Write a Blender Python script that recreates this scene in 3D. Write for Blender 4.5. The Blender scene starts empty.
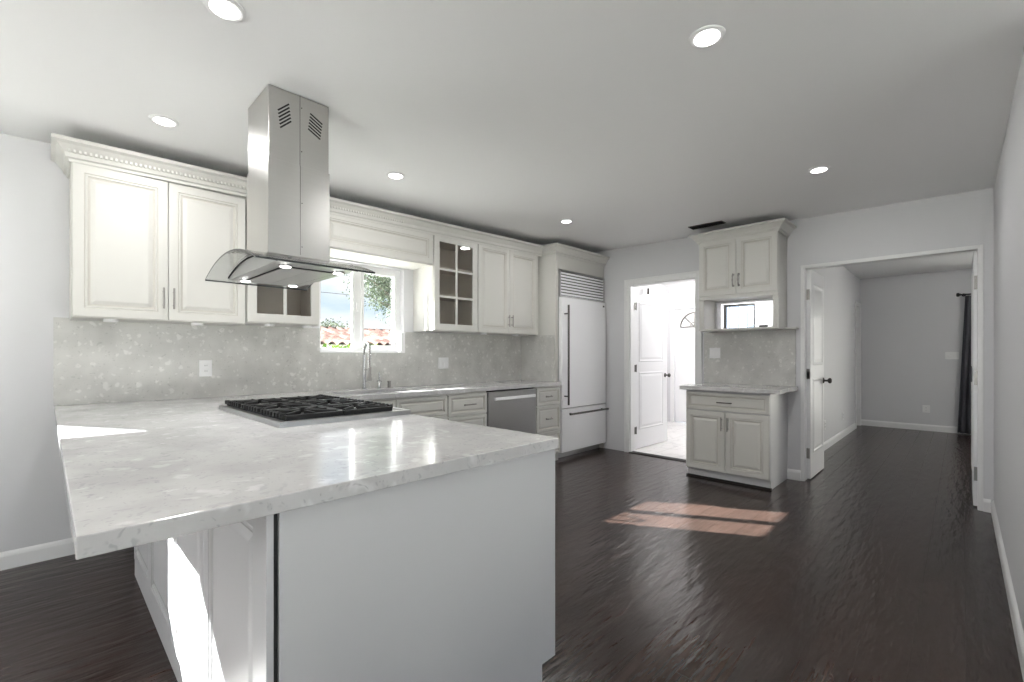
import bpy, bmesh, math, random
from mathutils import Vector, Matrix
random.seed(7)
C = bpy.context.scene
COL = C.collection
V = Vector

# ------------------------------------------------------------------ camera
F_PX = 457.5
cam_d = bpy.data.cameras.new('camera')
cam = bpy.data.objects.new('camera', cam_d); COL.objects.link(cam); C.camera = cam
cam_d.sensor_fit = 'HORIZONTAL'; cam_d.sensor_width = 36.0
cam_d.lens = F_PX / 1024 * 36.0
YAW = math.radians(44.463)
cam.location = (0, 0, 1.22)
cam.rotation_euler = (math.radians(90), 0, YAW - math.radians(90))
cam_d.shift_y = (355 - 341) / 1024.0
cam_d.clip_start = 0.03; cam_d.clip_end = 300

# ------------------------------------------------------------------ world and sun
w = bpy.data.worlds.new('sky'); C.world = w; w.use_nodes = True
nt = w.node_tree; nt.nodes.clear()
tc = nt.nodes.new('ShaderNodeTexCoord')
sep = nt.nodes.new('ShaderNodeSeparateXYZ'); nt.links.new(tc.outputs['Generated'], sep.inputs[0])
gr = nt.nodes.new('ShaderNodeValToRGB'); nt.links.new(sep.outputs['Z'], gr.inputs[0])
gr.color_ramp.elements[0].position = 0.0; gr.color_ramp.elements[0].color = (0.66, 0.78, 0.90, 1)
gr.color_ramp.elements[1].position = 0.6; gr.color_ramp.elements[1].color = (0.26, 0.46, 0.72, 1)
mp = nt.nodes.new('ShaderNodeMapping'); mp.inputs['Scale'].default_value = (2.2, 2.2, 7.0)
nt.links.new(tc.outputs['Generated'], mp.inputs[0])
nz = nt.nodes.new('ShaderNodeTexNoise'); nz.inputs['Scale'].default_value = 1.6; nz.inputs['Detail'].default_value = 6
nt.links.new(mp.outputs[0], nz.inputs['Vector'])
cr = nt.nodes.new('ShaderNodeValToRGB'); nt.links.new(nz.outputs['Fac'], cr.inputs[0])
cr.color_ramp.elements[0].position = 0.45; cr.color_ramp.elements[0].color = (0, 0, 0, 1)
cr.color_ramp.elements[1].position = 0.62; cr.color_ramp.elements[1].color = (1, 1, 1, 1)
mx = nt.nodes.new('ShaderNodeMixRGB'); nt.links.new(cr.outputs[0], mx.inputs[0])
nt.links.new(gr.outputs[0], mx.inputs[1]); mx.inputs[2].default_value = (0.92, 0.93, 0.95, 1)
bg = nt.nodes.new('ShaderNodeBackground'); bg.inputs['Strength'].default_value = 0.8
nt.links.new(mx.outputs[0], bg.inputs[0])
wo = nt.nodes.new('ShaderNodeOutputWorld'); nt.links.new(bg.outputs[0], wo.inputs[0])

sun_d = bpy.data.lights.new('sun', 'SUN'); sun_d.energy = 50.0; sun_d.angle = math.radians(0.5)
sun_d.color = (1.0, 0.98, 0.95)
sun = bpy.data.objects.new('sun', sun_d); COL.objects.link(sun)
sdir = V((0.56, -1.0, -0.661)).normalized()
sun.rotation_euler = sdir.to_track_quat('-Z', 'Y').to_euler(); sun.location = (-3, 9, 8)

C.view_settings.view_transform = 'Standard'; C.view_settings.look = 'None'
C.view_settings.gamma = 1.0; C.view_settings.use_curve_mapping = False
C.view_settings.exposure = 0.68
DOWNLIGHT_W = 4.0

# ------------------------------------------------------------------ materials
def s2l(c): return tuple((x/12.92 if x <= 0.04045 else ((x+0.055)/1.055)**2.4) for x in c)
def rgb(r, g, b): return s2l((r/255., g/255., b/255.)) + (1,)
def mat(name, col, rough=0.5, metal=0.0, spec=0.5, bump=0.0, bscale=40, coat=0.0, emit=None, es=0):
    m = bpy.data.materials.new(name); m.use_nodes = True
    n = m.node_tree; b = n.nodes['Principled BSDF']
    b.inputs['Base Color'].default_value = col; b.inputs['Roughness'].default_value = rough
    b.inputs['Metallic'].default_value = metal; b.inputs['Specular IOR Level'].default_value = spec
    b.inputs['Coat Weight'].default_value = coat
    if emit: b.inputs['Emission Color'].default_value = emit; b.inputs['Emission Strength'].default_value = es
    # slight procedural variation on everything
    t = n.nodes.new('ShaderNodeTexCoord'); z = n.nodes.new('ShaderNodeTexNoise')
    z.inputs['Scale'].default_value = bscale; z.inputs['Detail'].default_value = 3
    n.links.new(t.outputs['Object'], z.inputs['Vector'])
    if bump:
        bp = n.nodes.new('ShaderNodeBump'); bp.inputs['Strength'].default_value = bump; bp.inputs['Distance'].default_value = 0.002
        n.links.new(z.outputs['Fac'], bp.inputs['Height']); n.links.new(bp.outputs[0], b.inputs['Normal'])
    else:
        mr = n.nodes.new('ShaderNodeMapRange'); mr.inputs['To Min'].default_value = max(0, rough-0.02); mr.inputs['To Max'].default_value = min(1, rough+0.02)
        n.links.new(z.outputs['Fac'], mr.inputs['Value']); n.links.new(mr.outputs[0], b.inputs['Roughness'])
    return m

M = {}
M['wall'] = mat('wall_paint', rgb(212, 212, 214), 0.6, bump=0.08, bscale=90)
M['ceil'] = mat('ceiling_paint', rgb(244, 244, 244), 0.6, bump=0.08, bscale=60)
M['trim'] = mat('white_trim_paint', rgb(232, 232, 232), 0.35)
M['doorw'] = mat('white_door_paint', rgb(232, 232, 233), 0.3)
M['cab'] = mat('cream_cabinet_paint', rgb(203, 202, 197), 0.38)
M['cabw'] = mat('white_cabinet_paint', rgb(200, 200, 202), 0.38)
M['glazew'] = mat('pale_grey_glaze_line', rgb(176, 176, 177), 0.5)
M['glaze'] = mat('grey_glaze_line', rgb(192, 189, 182), 0.5)
M['cabin'] = mat('cabinet_interior', rgb(176, 163, 150), 0.7)
M['dark'] = mat('dark_gap', rgb(30, 29, 28), 0.8)
M['black'] = mat('black_iron', rgb(12, 12, 13), 0.5, bump=0.2, bscale=200)
M['blackpl'] = mat('black_plastic', rgb(20, 20, 20), 0.4)
M['chrome'] = mat('chrome', rgb(200, 200, 200), 0.12, 1.0)
M['nickel'] = mat('brushed_nickel', rgb(150, 148, 144), 0.3, 1.0)
M['bronze'] = mat('dark_hinge_metal', rgb(90, 88, 85), 0.35, 0.9)
M['plate'] = mat('white_plastic_plate', rgb(235, 235, 235), 0.3)
M['curtain'] = mat('charcoal_curtain', rgb(82, 83, 88), 0.9, bump=0.3, bscale=300)
M['fridge'] = mat('satin_appliance_front', rgb(246, 246, 247), 0.32, 0.05)
M['ext'] = mat('stucco', rgb(196, 193, 188), 0.9, bump=0.4)
M['bark'] = mat('bark', rgb(95, 85, 75), 0.9, bump=0.5)
M['ground'] = mat('yard_concrete', rgb(222, 220, 214), 0.95, bump=0.5, bscale=10)

def brushed(name, col, rough, axis_scale):
    m = bpy.data.materials.new(name); m.use_nodes = True; n = m.node_tree; b = n.nodes['Principled BSDF']
    b.inputs['Metallic'].default_value = 1.0
    t = n.nodes.new('ShaderNodeTexCoord'); mpn = n.nodes.new('ShaderNodeMapping'); mpn.inputs['Scale'].default_value = axis_scale
    z = n.nodes.new('ShaderNodeTexNoise'); z.inputs['Scale'].default_value = 6; z.inputs['Detail'].default_value = 5
    n.links.new(t.outputs['Object'], mpn.inputs[0]); n.links.new(mpn.outputs[0], z.inputs['Vector'])
    r = n.nodes.new('ShaderNodeValToRGB'); n.links.new(z.outputs['Fac'], r.inputs[0])
    r.color_ramp.elements[0].color = tuple(c*0.94 for c in col[:3])+(1,); r.color_ramp.elements[1].color = col
    n.links.new(r.outputs[0], b.inputs['Base Color'])
    mr = n.nodes.new('ShaderNodeMapRange'); mr.inputs['To Min'].default_value = rough-0.02; mr.inputs['To Max'].default_value = rough+0.03
    n.links.new(z.outputs['Fac'], mr.inputs['Value']); n.links.new(mr.outputs[0], b.inputs['Roughness'])
    return m
M['steel'] = brushed('brushed_stainless_steel', rgb(186, 185, 182), 0.30, (1, 1, 30))
M['steelh'] = brushed('brushed_steel_horizontal', rgb(190, 190, 190), 0.28, (2, 60, 60))

def glass(name, tint=(1, 1, 1, 1), gloss=0.06):
    m = bpy.data.materials.new(name); m.use_nodes = True; n = m.node_tree; n.nodes.clear()
    tr = n.nodes.new('ShaderNodeBsdfTransparent'); tr.inputs[0].default_value = tint
    g = n.nodes.new('ShaderNodeBsdfGlossy'); g.inputs['Roughness'].default_value = 0.03
    fr = n.nodes.new('ShaderNodeFresnel'); fr.inputs[0].default_value = 1.45
    zz = n.nodes.new('ShaderNodeTexNoise'); zz.inputs['Scale'].default_value = 3
    mr = n.nodes.new('ShaderNodeMapRange'); mr.inputs['To Min'].default_value = 0.02; mr.inputs['To Max'].default_value = 0.04
    n.links.new(zz.outputs['Fac'], mr.inputs['Value']); n.links.new(mr.outputs[0], g.inputs['Roughness'])
    ge = n.nodes.new('ShaderNodeNewGeometry'); ma = n.nodes.new('ShaderNodeMapRange')
    ma.inputs['To Min'].default_value = 1.45; ma.inputs['To Max'].default_value = 1/1.45
    n.links.new(ge.outputs['Backfacing'], ma.inputs['Value']); n.links.new(ma.outputs[0], fr.inputs[0])
    mxx = n.nodes.new('ShaderNodeMixShader'); o = n.nodes.new('ShaderNodeOutputMaterial')
    n.links.new(fr.outputs[0], mxx.inputs[0]); n.links.new(tr.outputs[0], mxx.inputs[1]); n.links.new(g.outputs[0], mxx.inputs[2])
    n.links.new(mxx.outputs[0], o.inputs[0]); return m
M['glass'] = glass('window_glass', (0.97, 0.99, 0.99, 1))
M['hglass'] = glass('hood_glass', (0.90, 0.91, 0.91, 1))
M['gedge'] = mat('dark_glass_edge', rgb(50, 54, 54), 0.2)
M['mirror'] = mat('mirror', rgb(225, 225, 225), 0.03, 1.0)

def emit(name, col, s):
    m = bpy.data.materials.new(name); m.use_nodes = True; n = m.node_tree; n.nodes.clear()
    e = n.nodes.new('ShaderNodeEmission'); e.inputs[0].default_value = col; e.inputs[1].default_value = s
    o = n.nodes.new('ShaderNodeOutputMaterial'); n.links.new(e.outputs[0], o.inputs[0]); return m
M['lens'] = emit('lamp_lens', (1, 0.98, 0.95, 1), 6.0)

def quartz(name, base, lo, hi, scale, rough, chips=None, warp=0.09):
    m = bpy.data.materials.new(name); m.use_nodes = True; n = m.node_tree; b = n.nodes['Principled BSDF']
    b.inputs['Roughness'].default_value = rough; b.inputs['Specular IOR Level'].default_value = 0.6
    t = n.nodes.new('ShaderNodeTexCoord')
    dn = n.nodes.new('ShaderNodeTexNoise'); dn.inputs['Scale'].default_value = scale*0.7; dn.inputs['Detail'].default_value = 3
    n.links.new(t.outputs['Object'], dn.inputs['Vector'])
    ad = n.nodes.new('ShaderNodeVectorMath'); ad.operation = 'MULTIPLY_ADD'; ad.inputs[1].default_value = (warp, warp, warp)
    n.links.new(dn.outputs['Color'], ad.inputs[0]); n.links.new(t.outputs['Object'], ad.inputs[2])
    out = None
    prev = n.nodes.new('ShaderNodeRGB'); prev.outputs[0].default_value = base
    last = prev.outputs[0]
    # broad clouding
    c1 = n.nodes.new('ShaderNodeTexNoise'); c1.inputs['Scale'].default_value = scale*0.35; c1.inputs['Detail'].default_value = 6
    n.links.new(t.outputs['Object'], c1.inputs['Vector'])
    for (sc, th0, th1, col, fac) in chips or ((1.0, 0.20, 0.32, hi, 0.75), (2.3, 0.16, 0.26, lo, 0.65), (4.2, 0.12, 0.22, lo, 0.8), (1.7, 0.18, 0.28, hi, 0.6)):
        v = n.nodes.new('ShaderNodeTexVoronoi'); v.inputs['Scale'].default_value = scale*sc; v.inputs['Randomness'].default_value = 1
        mpp = n.nodes.new('ShaderNodeMapping'); mpp.inputs['Location'].default_value = (sc*3.1, sc*1.7, sc*5.3)
        n.links.new(ad.outputs[0], mpp.inputs[0]); n.links.new(mpp.outputs[0], v.inputs['Vector'])
        r = n.nodes.new('ShaderNodeValToRGB'); r.color_ramp.elements[0].position = th0; r.color_ramp.elements[0].color = (1, 1, 1, 1)
        r.color_ramp.elements[1].position = th1; r.color_ramp.elements[1].color = (0, 0, 0, 1)
        n.links.new(v.outputs['Distance'], r.inputs[0])
        # pick only some of the cells
        hs = n.nodes.new('ShaderNodeSeparateColor'); n.links.new(v.outputs['Color'], hs.inputs[0])
        gt = n.nodes.new('ShaderNodeMath'); gt.operation = 'GREATER_THAN'; gt.inputs[1].default_value = 0.5
        n.links.new(hs.outputs[0], gt.inputs[0])
        mu = n.nodes.new('ShaderNodeMath'); mu.operation = 'MULTIPLY'; n.links.new(r.outputs[0], mu.inputs[0]); n.links.new(gt.outputs[0], mu.inputs[1])
        m2 = n.nodes.new('ShaderNodeMath'); m2.operation = 'MULTIPLY'; m2.inputs[1].default_value = fac; n.links.new(mu.outputs[0], m2.inputs[0])
        mi = n.nodes.new('ShaderNodeMixRGB'); n.links.new(m2.outputs[0], mi.inputs[0]); n.links.new(last, mi.inputs[1]); mi.inputs[2].default_value = col
        last = mi.outputs[0]
    r2 = n.nodes.new('ShaderNodeValToRGB'); r2.color_ramp.elements[0].position = 0.35; r2.color_ramp.elements[0].color = (0.84, 0.84, 0.84, 1)
    r2.color_ramp.elements[1].position = 0.6; r2.color_ramp.elements[1].color = (1, 1, 1, 1)
    n.links.new(c1.outputs['Fac'], r2.inputs[0])
    mm = n.nodes.new('ShaderNodeMixRGB'); mm.blend_type = 'MULTIPLY'; mm.inputs[0].default_value = 1
    n.links.new(last, mm.inputs[1]); n.links.new(r2.outputs[0], mm.inputs[2])
    n.links.new(mm.outputs[0], b.inputs['Base Color'])
    return m
M['counter'] = quartz('white_quartz_counter', rgb(202, 201, 201), rgb(176, 176, 176), rgb(236, 236, 236), 14, 0.13, [(1.0, 0.2, 0.4, rgb(226, 226, 226), 0.7), (2.0, 0.2, 0.38, rgb(182, 182, 184), 0.6), (3.6, 0.15, 0.32, rgb(170, 170, 172), 0.65), (7.0, 0.1, 0.35, rgb(206, 206, 206), 0.6), (2.9, 0.04, 0.12, rgb(150, 149, 147), 0.6)], 0.22)
M['splash'] = quartz('grey_chip_quartz_backsplash', rgb(202, 201, 197), rgb(178, 177, 173), rgb(226, 225, 221), 17, 0.2)

def wood_floor():
    m = bpy.data.materials.new('dark_scraped_wood'); m.use_nodes = True; n = m.node_tree; b = n.nodes['Principled BSDF']
    t = n.nodes.new('ShaderNodeTexCoord')
    mpa = n.nodes.new('ShaderNodeMapping'); mpa.inputs['Location'].default_value = (0.0, -0.145, 0)
    n.links.new(t.outputs['Object'], mpa.inputs[0])
    br = n.nodes.new('ShaderNodeTexBrick'); br.offset = 0.37; br.inputs['Scale'].default_value = 1.0
    br.inputs['Brick Width'].default_value = 1.7; br.inputs['Row Height'].default_value = 0.16
    br.inputs['Mortar Size'].default_value = 0.0016; br.inputs['Mortar Smooth'].default_value = 0.4
    br.inputs['Color1'].default_value = rgb(60, 47, 42); br.inputs['Color2'].default_value = rgb(45, 35, 31)
    br.inputs['Mortar'].default_value = rgb(26, 20, 18)
    n.links.new(mpa.outputs[0], br.inputs['Vector'])
    g = n.nodes.new('ShaderNodeMapping'); g.inputs['Scale'].default_value = (1.6, 26, 1)
    n.links.new(t.outputs['Object'], g.inputs[0])
    gn = n.nodes.new('ShaderNodeTexNoise'); gn.inputs['Scale'].default_value = 2.2; gn.inputs['Detail'].default_value = 6
    n.links.new(g.outputs[0], gn.inputs['Vector'])
    rr = n.nodes.new('ShaderNodeValToRGB'); rr.color_ramp.elements[0].position = 0.3; rr.color_ramp.elements[0].color = (0.62, 0.6, 0.6, 1)
    rr.color_ramp.elements[1].position = 0.7; rr.color_ramp.elements[1].color = (1.15, 1.1, 1.08, 1)
    n.links.new(gn.outputs['Fac'], rr.inputs[0])
    mu = n.nodes.new('ShaderNodeMixRGB'); mu.blend_type = 'MULTIPLY'; mu.inputs[0].default_value = 1
    n.links.new(br.outputs['Color'], mu.inputs[1]); n.links.new(rr.outputs[0], mu.inputs[2])
    n.links.new(mu.outputs[0], b.inputs['Base Color'])
    # hand scraped ripples
    s = n.nodes.new('ShaderNodeMapping'); s.inputs['Scale'].default_value = (2.4, 11, 1); s.inputs['Rotation'].default_value = (0, 0, 0.05)
    n.links.new(t.outputs['Object'], s.inputs[0])
    sn = n.nodes.new('ShaderNodeTexNoise'); sn.inputs['Scale'].default_value = 2.0; sn.inputs['Detail'].default_value = 2.5
    n.links.new(s.outputs[0], sn.inputs['Vector'])
    mo = n.nodes.new('ShaderNodeMath'); mo.operation = 'MULTIPLY_ADD'; mo.inputs[1].default_value = -0.6
    n.links.new(br.outputs['Fac'], mo.inputs[0]); n.links.new(sn.outputs['Fac'], mo.inputs[2])
    mo2 = n.nodes.new('ShaderNodeMath'); mo2.operation = 'MULTIPLY_ADD'; mo2.inputs[1].default_value = 0.06
    n.links.new(gn.outputs['Fac'], mo2.inputs[0]); n.links.new(mo.outputs[0], mo2.inputs[2])
    bp = n.nodes.new('ShaderNodeBump'); bp.inputs['Strength'].default_value = 0.6; bp.inputs['Distance'].default_value = 0.008
    n.links.new(mo2.outputs[0], bp.inputs['Height']); n.links.new(bp.outputs[0], b.inputs['Normal'])
    b.inputs['Roughness'].default_value = 0.24; b.inputs['Specular IOR Level'].default_value = 0.42
    return m
M['floor'] = wood_floor()

def tile_floor():
    m = bpy.data.materials.new('white_marble_floor_tile'); m.use_nodes = True; n = m.node_tree; b = n.nodes['Principled BSDF']
    t = n.nodes.new('ShaderNodeTexCoord')
    br = n.nodes.new('ShaderNodeTexBrick'); br.offset = 0.5; br.inputs['Scale'].default_value = 1.0
    br.inputs['Brick Width'].default_value = 0.6; br.inputs['Row Height'].default_value = 0.3; br.inputs['Mortar Size'].default_value = 0.003
    br.inputs['Color1'].default_value = rgb(226, 224, 222); br.inputs['Color2'].default_value = rgb(218, 216, 214); br.inputs['Mortar'].default_value = rgb(185, 183, 180)
    n.links.new(t.outputs['Object'], br.inputs['Vector'])
    z = n.nodes.new('ShaderNodeTexNoise'); z.inputs['Scale'].default_value = 2.5; z.inputs['Detail'].default_value = 8; z.inputs['Distortion'].default_value = 1.2
    n.links.new(t.outputs['Object'], z.inputs['Vector'])
    r = n.nodes.new('ShaderNodeValToRGB'); r.color_ramp.elements[0].position = 0.47; r.color_ramp.elements[0].color = (1, 1, 1, 1)
    r.color_ramp.elements[1].position = 0.5; r.color_ramp.elements[1].color = (0.86, 0.86, 0.87, 1)
    e = r.color_ramp.elements.new(0.53); e.color = (1, 1, 1, 1)
    n.links.new(z.outputs['Fac'], r.inputs[0])
    mu = n.nodes.new('ShaderNodeMixRGB'); mu.blend_type = 'MULTIPLY'; mu.inputs[0].default_value = 1
    n.links.new(br.outputs['Color'], mu.inputs[1]); n.links.new(r.outputs[0], mu.inputs[2]); n.links.new(mu.outputs[0], b.inputs['Base Color'])
    b.inputs['Roughness'].default_value = 0.2
    return m
M['tile'] = tile_floor()

def mottled(name, c1, c2, scale, rough=0.8):
    m = bpy.data.materials.new(name); m.use_nodes = True; n = m.node_tree; b = n.nodes['Principled BSDF']
    t = n.nodes.new('ShaderNodeTexCoord'); z = n.nodes.new('ShaderNodeTexNoise'); z.inputs['Scale'].default_value = scale
    n.links.new(t.outputs['Object'], z.inputs['Vector'])
    r = n.nodes.new('ShaderNodeValToRGB'); r.color_ramp.elements[0].position = 0.4; r.color_ramp.elements[0].color = c1
    r.color_ramp.elements[1].position = 0.6; r.color_ramp.elements[1].color = c2
    n.links.new(z.outputs['Fac'], r.inputs[0]); n.links.new(r.outputs[0], b.inputs['Base Color']); b.inputs['Roughness'].default_value = rough; b.inputs['Specular IOR Level'].default_value = 0.0
    return m
M['leaf'] = mottled('tree_leaf', rgb(72, 84, 68), rgb(104, 112, 96), 3)
M['hedge'] = mottled('hedge_leaf', rgb(60, 88, 34), rgb(112, 136, 60), 5)
M['roof'] = mottled('clay_roof_tile', rgb(78, 62, 58), rgb(112, 98, 92), 2.2)

# ------------------------------------------------------------------ mesh helpers
class MB:
    def __init__(s): s.bm = bmesh.new(); s.mi = 0
    def face(s, vs):
        try:
            f = s.bm.faces.new(vs); f.material_index = s.mi; return f
        except ValueError: return None
    def box(s, x0, x1, y0, y1, z0, z1):
        v = [s.bm.verts.new((x, y, z)) for z in (z0, z1) for x, y in ((x0, y0), (x1, y0), (x1, y1), (x0, y1))]
        for q in ((3, 2, 1, 0), (4, 5, 6, 7), (0, 1, 5, 4), (1, 2, 6, 5), (2, 3, 7, 6), (3, 0, 4, 7)): s.face([v[i] for i in q])
        return s
    def obox(s, c, ax, ay, az, hx, hy, hz):
        c = V(c); ax = V(ax).normalized(); ay = V(ay).normalized(); az = V(az).normalized()
        v = [s.bm.verts.new(c + ax*i*hx + ay*j*hy + az*k*hz) for k in (-1, 1) for i, j in ((-1, -1), (1, -1), (1, 1), (-1, 1))]
        for q in ((3, 2, 1, 0), (4, 5, 6, 7), (0, 1, 5, 4), (1, 2, 6, 5), (2, 3, 7, 6), (3, 0, 4, 7)): s.face([v[i] for i in q])
        return s
    def tube(s, pts, r, seg=10, closed=False, cap=True):
        pts = [V(p) for p in pts]; rs = r if isinstance(r, (list, tuple)) else [r]*len(pts)
        rings = []; prev = None
        n = len(pts)
        for i, p in enumerate(pts):
            a = pts[i-1] if (i > 0 or closed) else p; b = pts[(i+1) % n] if (i < n-1 or closed) else p
            t = (b-a).normalized()
            if prev is None:
                u = t.orthogonal().normalized()
            else:
                u = (prev - t*prev.dot(t)).normalized()
            prev = u; w_ = t.cross(u)
            rings.append([s.bm.verts.new(p + (u*math.cos(2*math.pi*k/seg)+w_*math.sin(2*math.pi*k/seg))*rs[i]) for k in range(seg)])
        for i in range(n if closed else n-1):
            A = rings[i]; B = rings[(i+1) % n]
            for k in range(seg): s.face([A[k], A[(k+1) % seg], B[(k+1) % seg], B[k]])
        if cap and not closed: s.face(rings[0][::-1]); s.face(rings[-1])
        return s
    def lathe(s, c, prof, axis=(0, 0, 1), seg=24):
        c = V(c); a = V(axis).normalized(); u = a.orthogonal().normalized(); w_ = a.cross(u)
        rings = []
        for (r, h) in prof:
            rings.append([s.bm.verts.new(c + a*h + (u*math.cos(2*math.pi*k/seg)+w_*math.sin(2*math.pi*k/seg))*max(r, 1e-5)) for k in range(seg)])
        for i in range(len(rings)-1):
            for k in range(seg): s.face([rings[i][k], rings[i][(k+1) % seg], rings[i+1][(k+1) % seg], rings[i+1][k]])
        s.face(rings[0][::-1]); s.face(rings[-1]); return s
    def panel(s, o, u, v, n, pts, rings, groove=()):
        """pts: convex outline in (u,v), counter-clockwise seen from the front; rings: (inset, height) from the back outwards."""
        o = V(o); u = V(u); v = V(v); n = V(n)
        def inset(P, d):
            if d == 0: return P
            out = []; k = len(P)
            for i in range(k):
                p0, p1, p2 = V(P[i-1]), V(P[i]), V(P[(i+1) % k])
                e1 = (p1-p0).normalized(); e2 = (p2-p1).normalized()
                n1 = V((-e1.y, e1.x)); n2 = V((-e2.y, e2.x)); b = (n1+n2); b = b/max(1e-6, b.dot(n1))
                out.append(tuple(p1 + b*d))
            return out
        P2 = [V(p) for p in pts]; prev = None
        for i, (d, h) in enumerate(rings):
            R_ = [s.bm.verts.new(o + u*p[0] + v*p[1] + n*h) for p in inset(P2, d)]
            if prev is None: s.face(R_[::-1])
            else:
                mi = s.mi
                if i in groove: s.mi = mi + 1
                for k in range(len(R_)): s.face([prev[k], prev[(k+1) % len(R_)], R_[(k+1) % len(R_)], R_[k]])
                s.mi = mi
            prev = R_
        s.face(prev); return s
    def cells(s, us, vs, mask, f, t0, t1):
        """slab made of grid cells; mask(i,j) True where solid; f(u,v,t)->xyz"""
        def on(i, j): return 0 <= i < len(us)-1 and 0 <= j < len(vs)-1 and mask(i, j)
        vd = {}
        def g(i, j, t):
            if (i, j, t) not in vd: vd[(i, j, t)] = s.bm.verts.new(f(us[i], vs[j], t1 if t else t0))
            return vd[(i, j, t)]
        for i in range(len(us)-1):
            for j in range(len(vs)-1):
                if not on(i, j): continue
                s.face([g(i, j, 1), g(i+1, j, 1), g(i+1, j+1, 1), g(i, j+1, 1)])
                s.face([g(i, j+1, 0), g(i+1, j+1, 0), g(i+1, j, 0), g(i, j, 0)])
                if not on(i-1, j): s.face([g(i, j, 0), g(i, j, 1), g(i, j+1, 1), g(i, j+1, 0)])
                if not on(i+1, j): s.face([g(i+1, j, 1), g(i+1, j, 0), g(i+1, j+1, 0), g(i+1, j+1, 1)])
                if not on(i, j-1): s.face([g(i, j, 1), g(i, j, 0), g(i+1, j, 0), g(i+1, j, 1)])
                if not on(i, j+1): s.face([g(i, j+1, 0), g(i, j+1, 1), g(i+1, j+1, 1), g(i+1, j+1, 0)])
        return s
    def sweep(s, path, prof, zf):
        """path in XY, profile (out, dz) on the right-hand side of the path, mitred"""
        P = [V(p) for p in path]; rows = []
        for i, p in enumerate(P):
            ns = []
            if i > 0: e = (p-P[i-1]).normalized(); ns.append(V((e.y, -e.x)))
            if i < len(P)-1: e = (P[i+1]-p).normalized(); ns.append(V((e.y, -e.x)))
            b = sum(ns, V((0, 0))); b = b/b.dot(ns[0])
            rows.append([s.bm.verts.new((p.x+b.x*o_, p.y+b.y*o_, zf(p.x, p.y)+dz)) for (o_, dz) in prof])
        k = len(prof)
        for i in range(len(P)-1):
            for j in range(k): s.face([rows[i][j], rows[i][(j+1) % k], rows[i+1][(j+1) % k], rows[i+1][j]])
        s.face(rows[0][::-1]); s.face(rows[-1]); return s
    def build(s, name, mats, parent=None, bevel=0, smooth=False):
        bm = s.bm
        bmesh.ops.recalc_face_normals(bm, faces=bm.faces)
        me = bpy.data.meshes.new(name); bm.to_mesh(me); bm.free()
        o = bpy.data.objects.new(name, me); COL.objects.link(o)
        for m in (mats if isinstance(mats, (list, tuple)) else [mats]): me.materials.append(m)
        if smooth:
            for p in me.polygons: p.use_smooth = True
        if bevel:
            md = o.modifiers.new('bevel', 'BEVEL'); md.width = bevel; md.segments = 2; md.limit_method = 'ANGLE'; md.angle_limit = math.radians(40)
        if parent is not None: child(o, parent)
        return o

def world_of(o):
    m = Matrix.Translation(o.location)
    return (world_of(o.parent) @ o.matrix_parent_inverse @ m) if o.parent else m
def child(o, p):
    o.parent = p; o.matrix_parent_inverse = world_of(p).inverted()
def tag(o, label, cat, group=None, kind=None):
    o['label'] = label
    if cat: o['category'] = cat
    if group: o['group'] = group
    if kind: o['kind'] = kind
    return o
def thing(name, label, cat, loc, group=None, kind=None):
    o = bpy.data.objects.new(name, None); COL.objects.link(o); o.location = loc; o.empty_display_size = 0.1
    return tag(o, label, cat, group, kind)
def struct(o, label=None):
    o['kind'] = 'structure'
    if label: o['label'] = label
    return o
def copy_tree(o, loc, label, parent=None):
    c = o.copy(); COL.objects.link(c); c.location = loc
    if label: c['label'] = label
    for ch in list(o.children): copy_sub(ch, c)
    return c
def copy_sub(o, p):
    c = o.copy(); COL.objects.link(c); mi = o.matrix_parent_inverse.copy(); c.parent = p; c.matrix_parent_inverse = mi
    for ch in list(o.children): copy_sub(ch, c)
def rect(w_, h_): return [(0, 0), (w_, 0), (w_, h_), (0, h_)]

# ------------------------------------------------------------------ setting
SY, FX, RY = 3.89, 5.13, -0.18
TOP = 2.72
CB, CX, CY = 2.485, 0.0225, 0.021
def ceil_z(x, y): return CB + CX*x + CY*(y-SY)

# floors
b = MB().box(-4.2, 5.19, -3.4, 4.1, -0.1, 0.0).box(5.19, 10.1, -3.4, 1.31, -0.1, 0.0)
struct(b.build('floor', M['floor']), 'dark brown hand scraped wood plank floor')
b = MB().box(5.19, 8.2, 1.31, 4.1, -0.1, 0.002)
struct(b.build('floor_tile', M['tile']), 'white marble look tile floor beyond the left doorway')
o = bpy.data.objects['floor_tile']; o.name = 'floor.001'
# ceilings
b = MB()
q = [(-4.2, -3.4), (5.25, -3.4), (5.25, 4.1), (-4.2, 4.1)]
lo = [b.bm.verts.new((x, y, ceil_z(x, y))) for x, y in q]; hi = [b.bm.verts.new((x, y, 2.8)) for x, y in q]
b.face(lo[::-1]); b.face(hi)
for i in range(4): b.face([lo[i], lo[(i+1) % 4], hi[(i+1) % 4], hi[i]])
struct(b.build('ceiling', M['ceil']), 'white kitchen ceiling')
struct(MB().box(5.25, 10.1, -3.4, 1.31, 2.545, 2.8).build('ceiling', M['ceil']), 'ceiling of the empty room beyond the wide opening')
struct(MB().box(5.25, 8.2, 1.31, 4.1, 2.5, 2.8).build('ceiling', M['ceil']), 'ceiling of the bright room beyond the left doorway')

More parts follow.
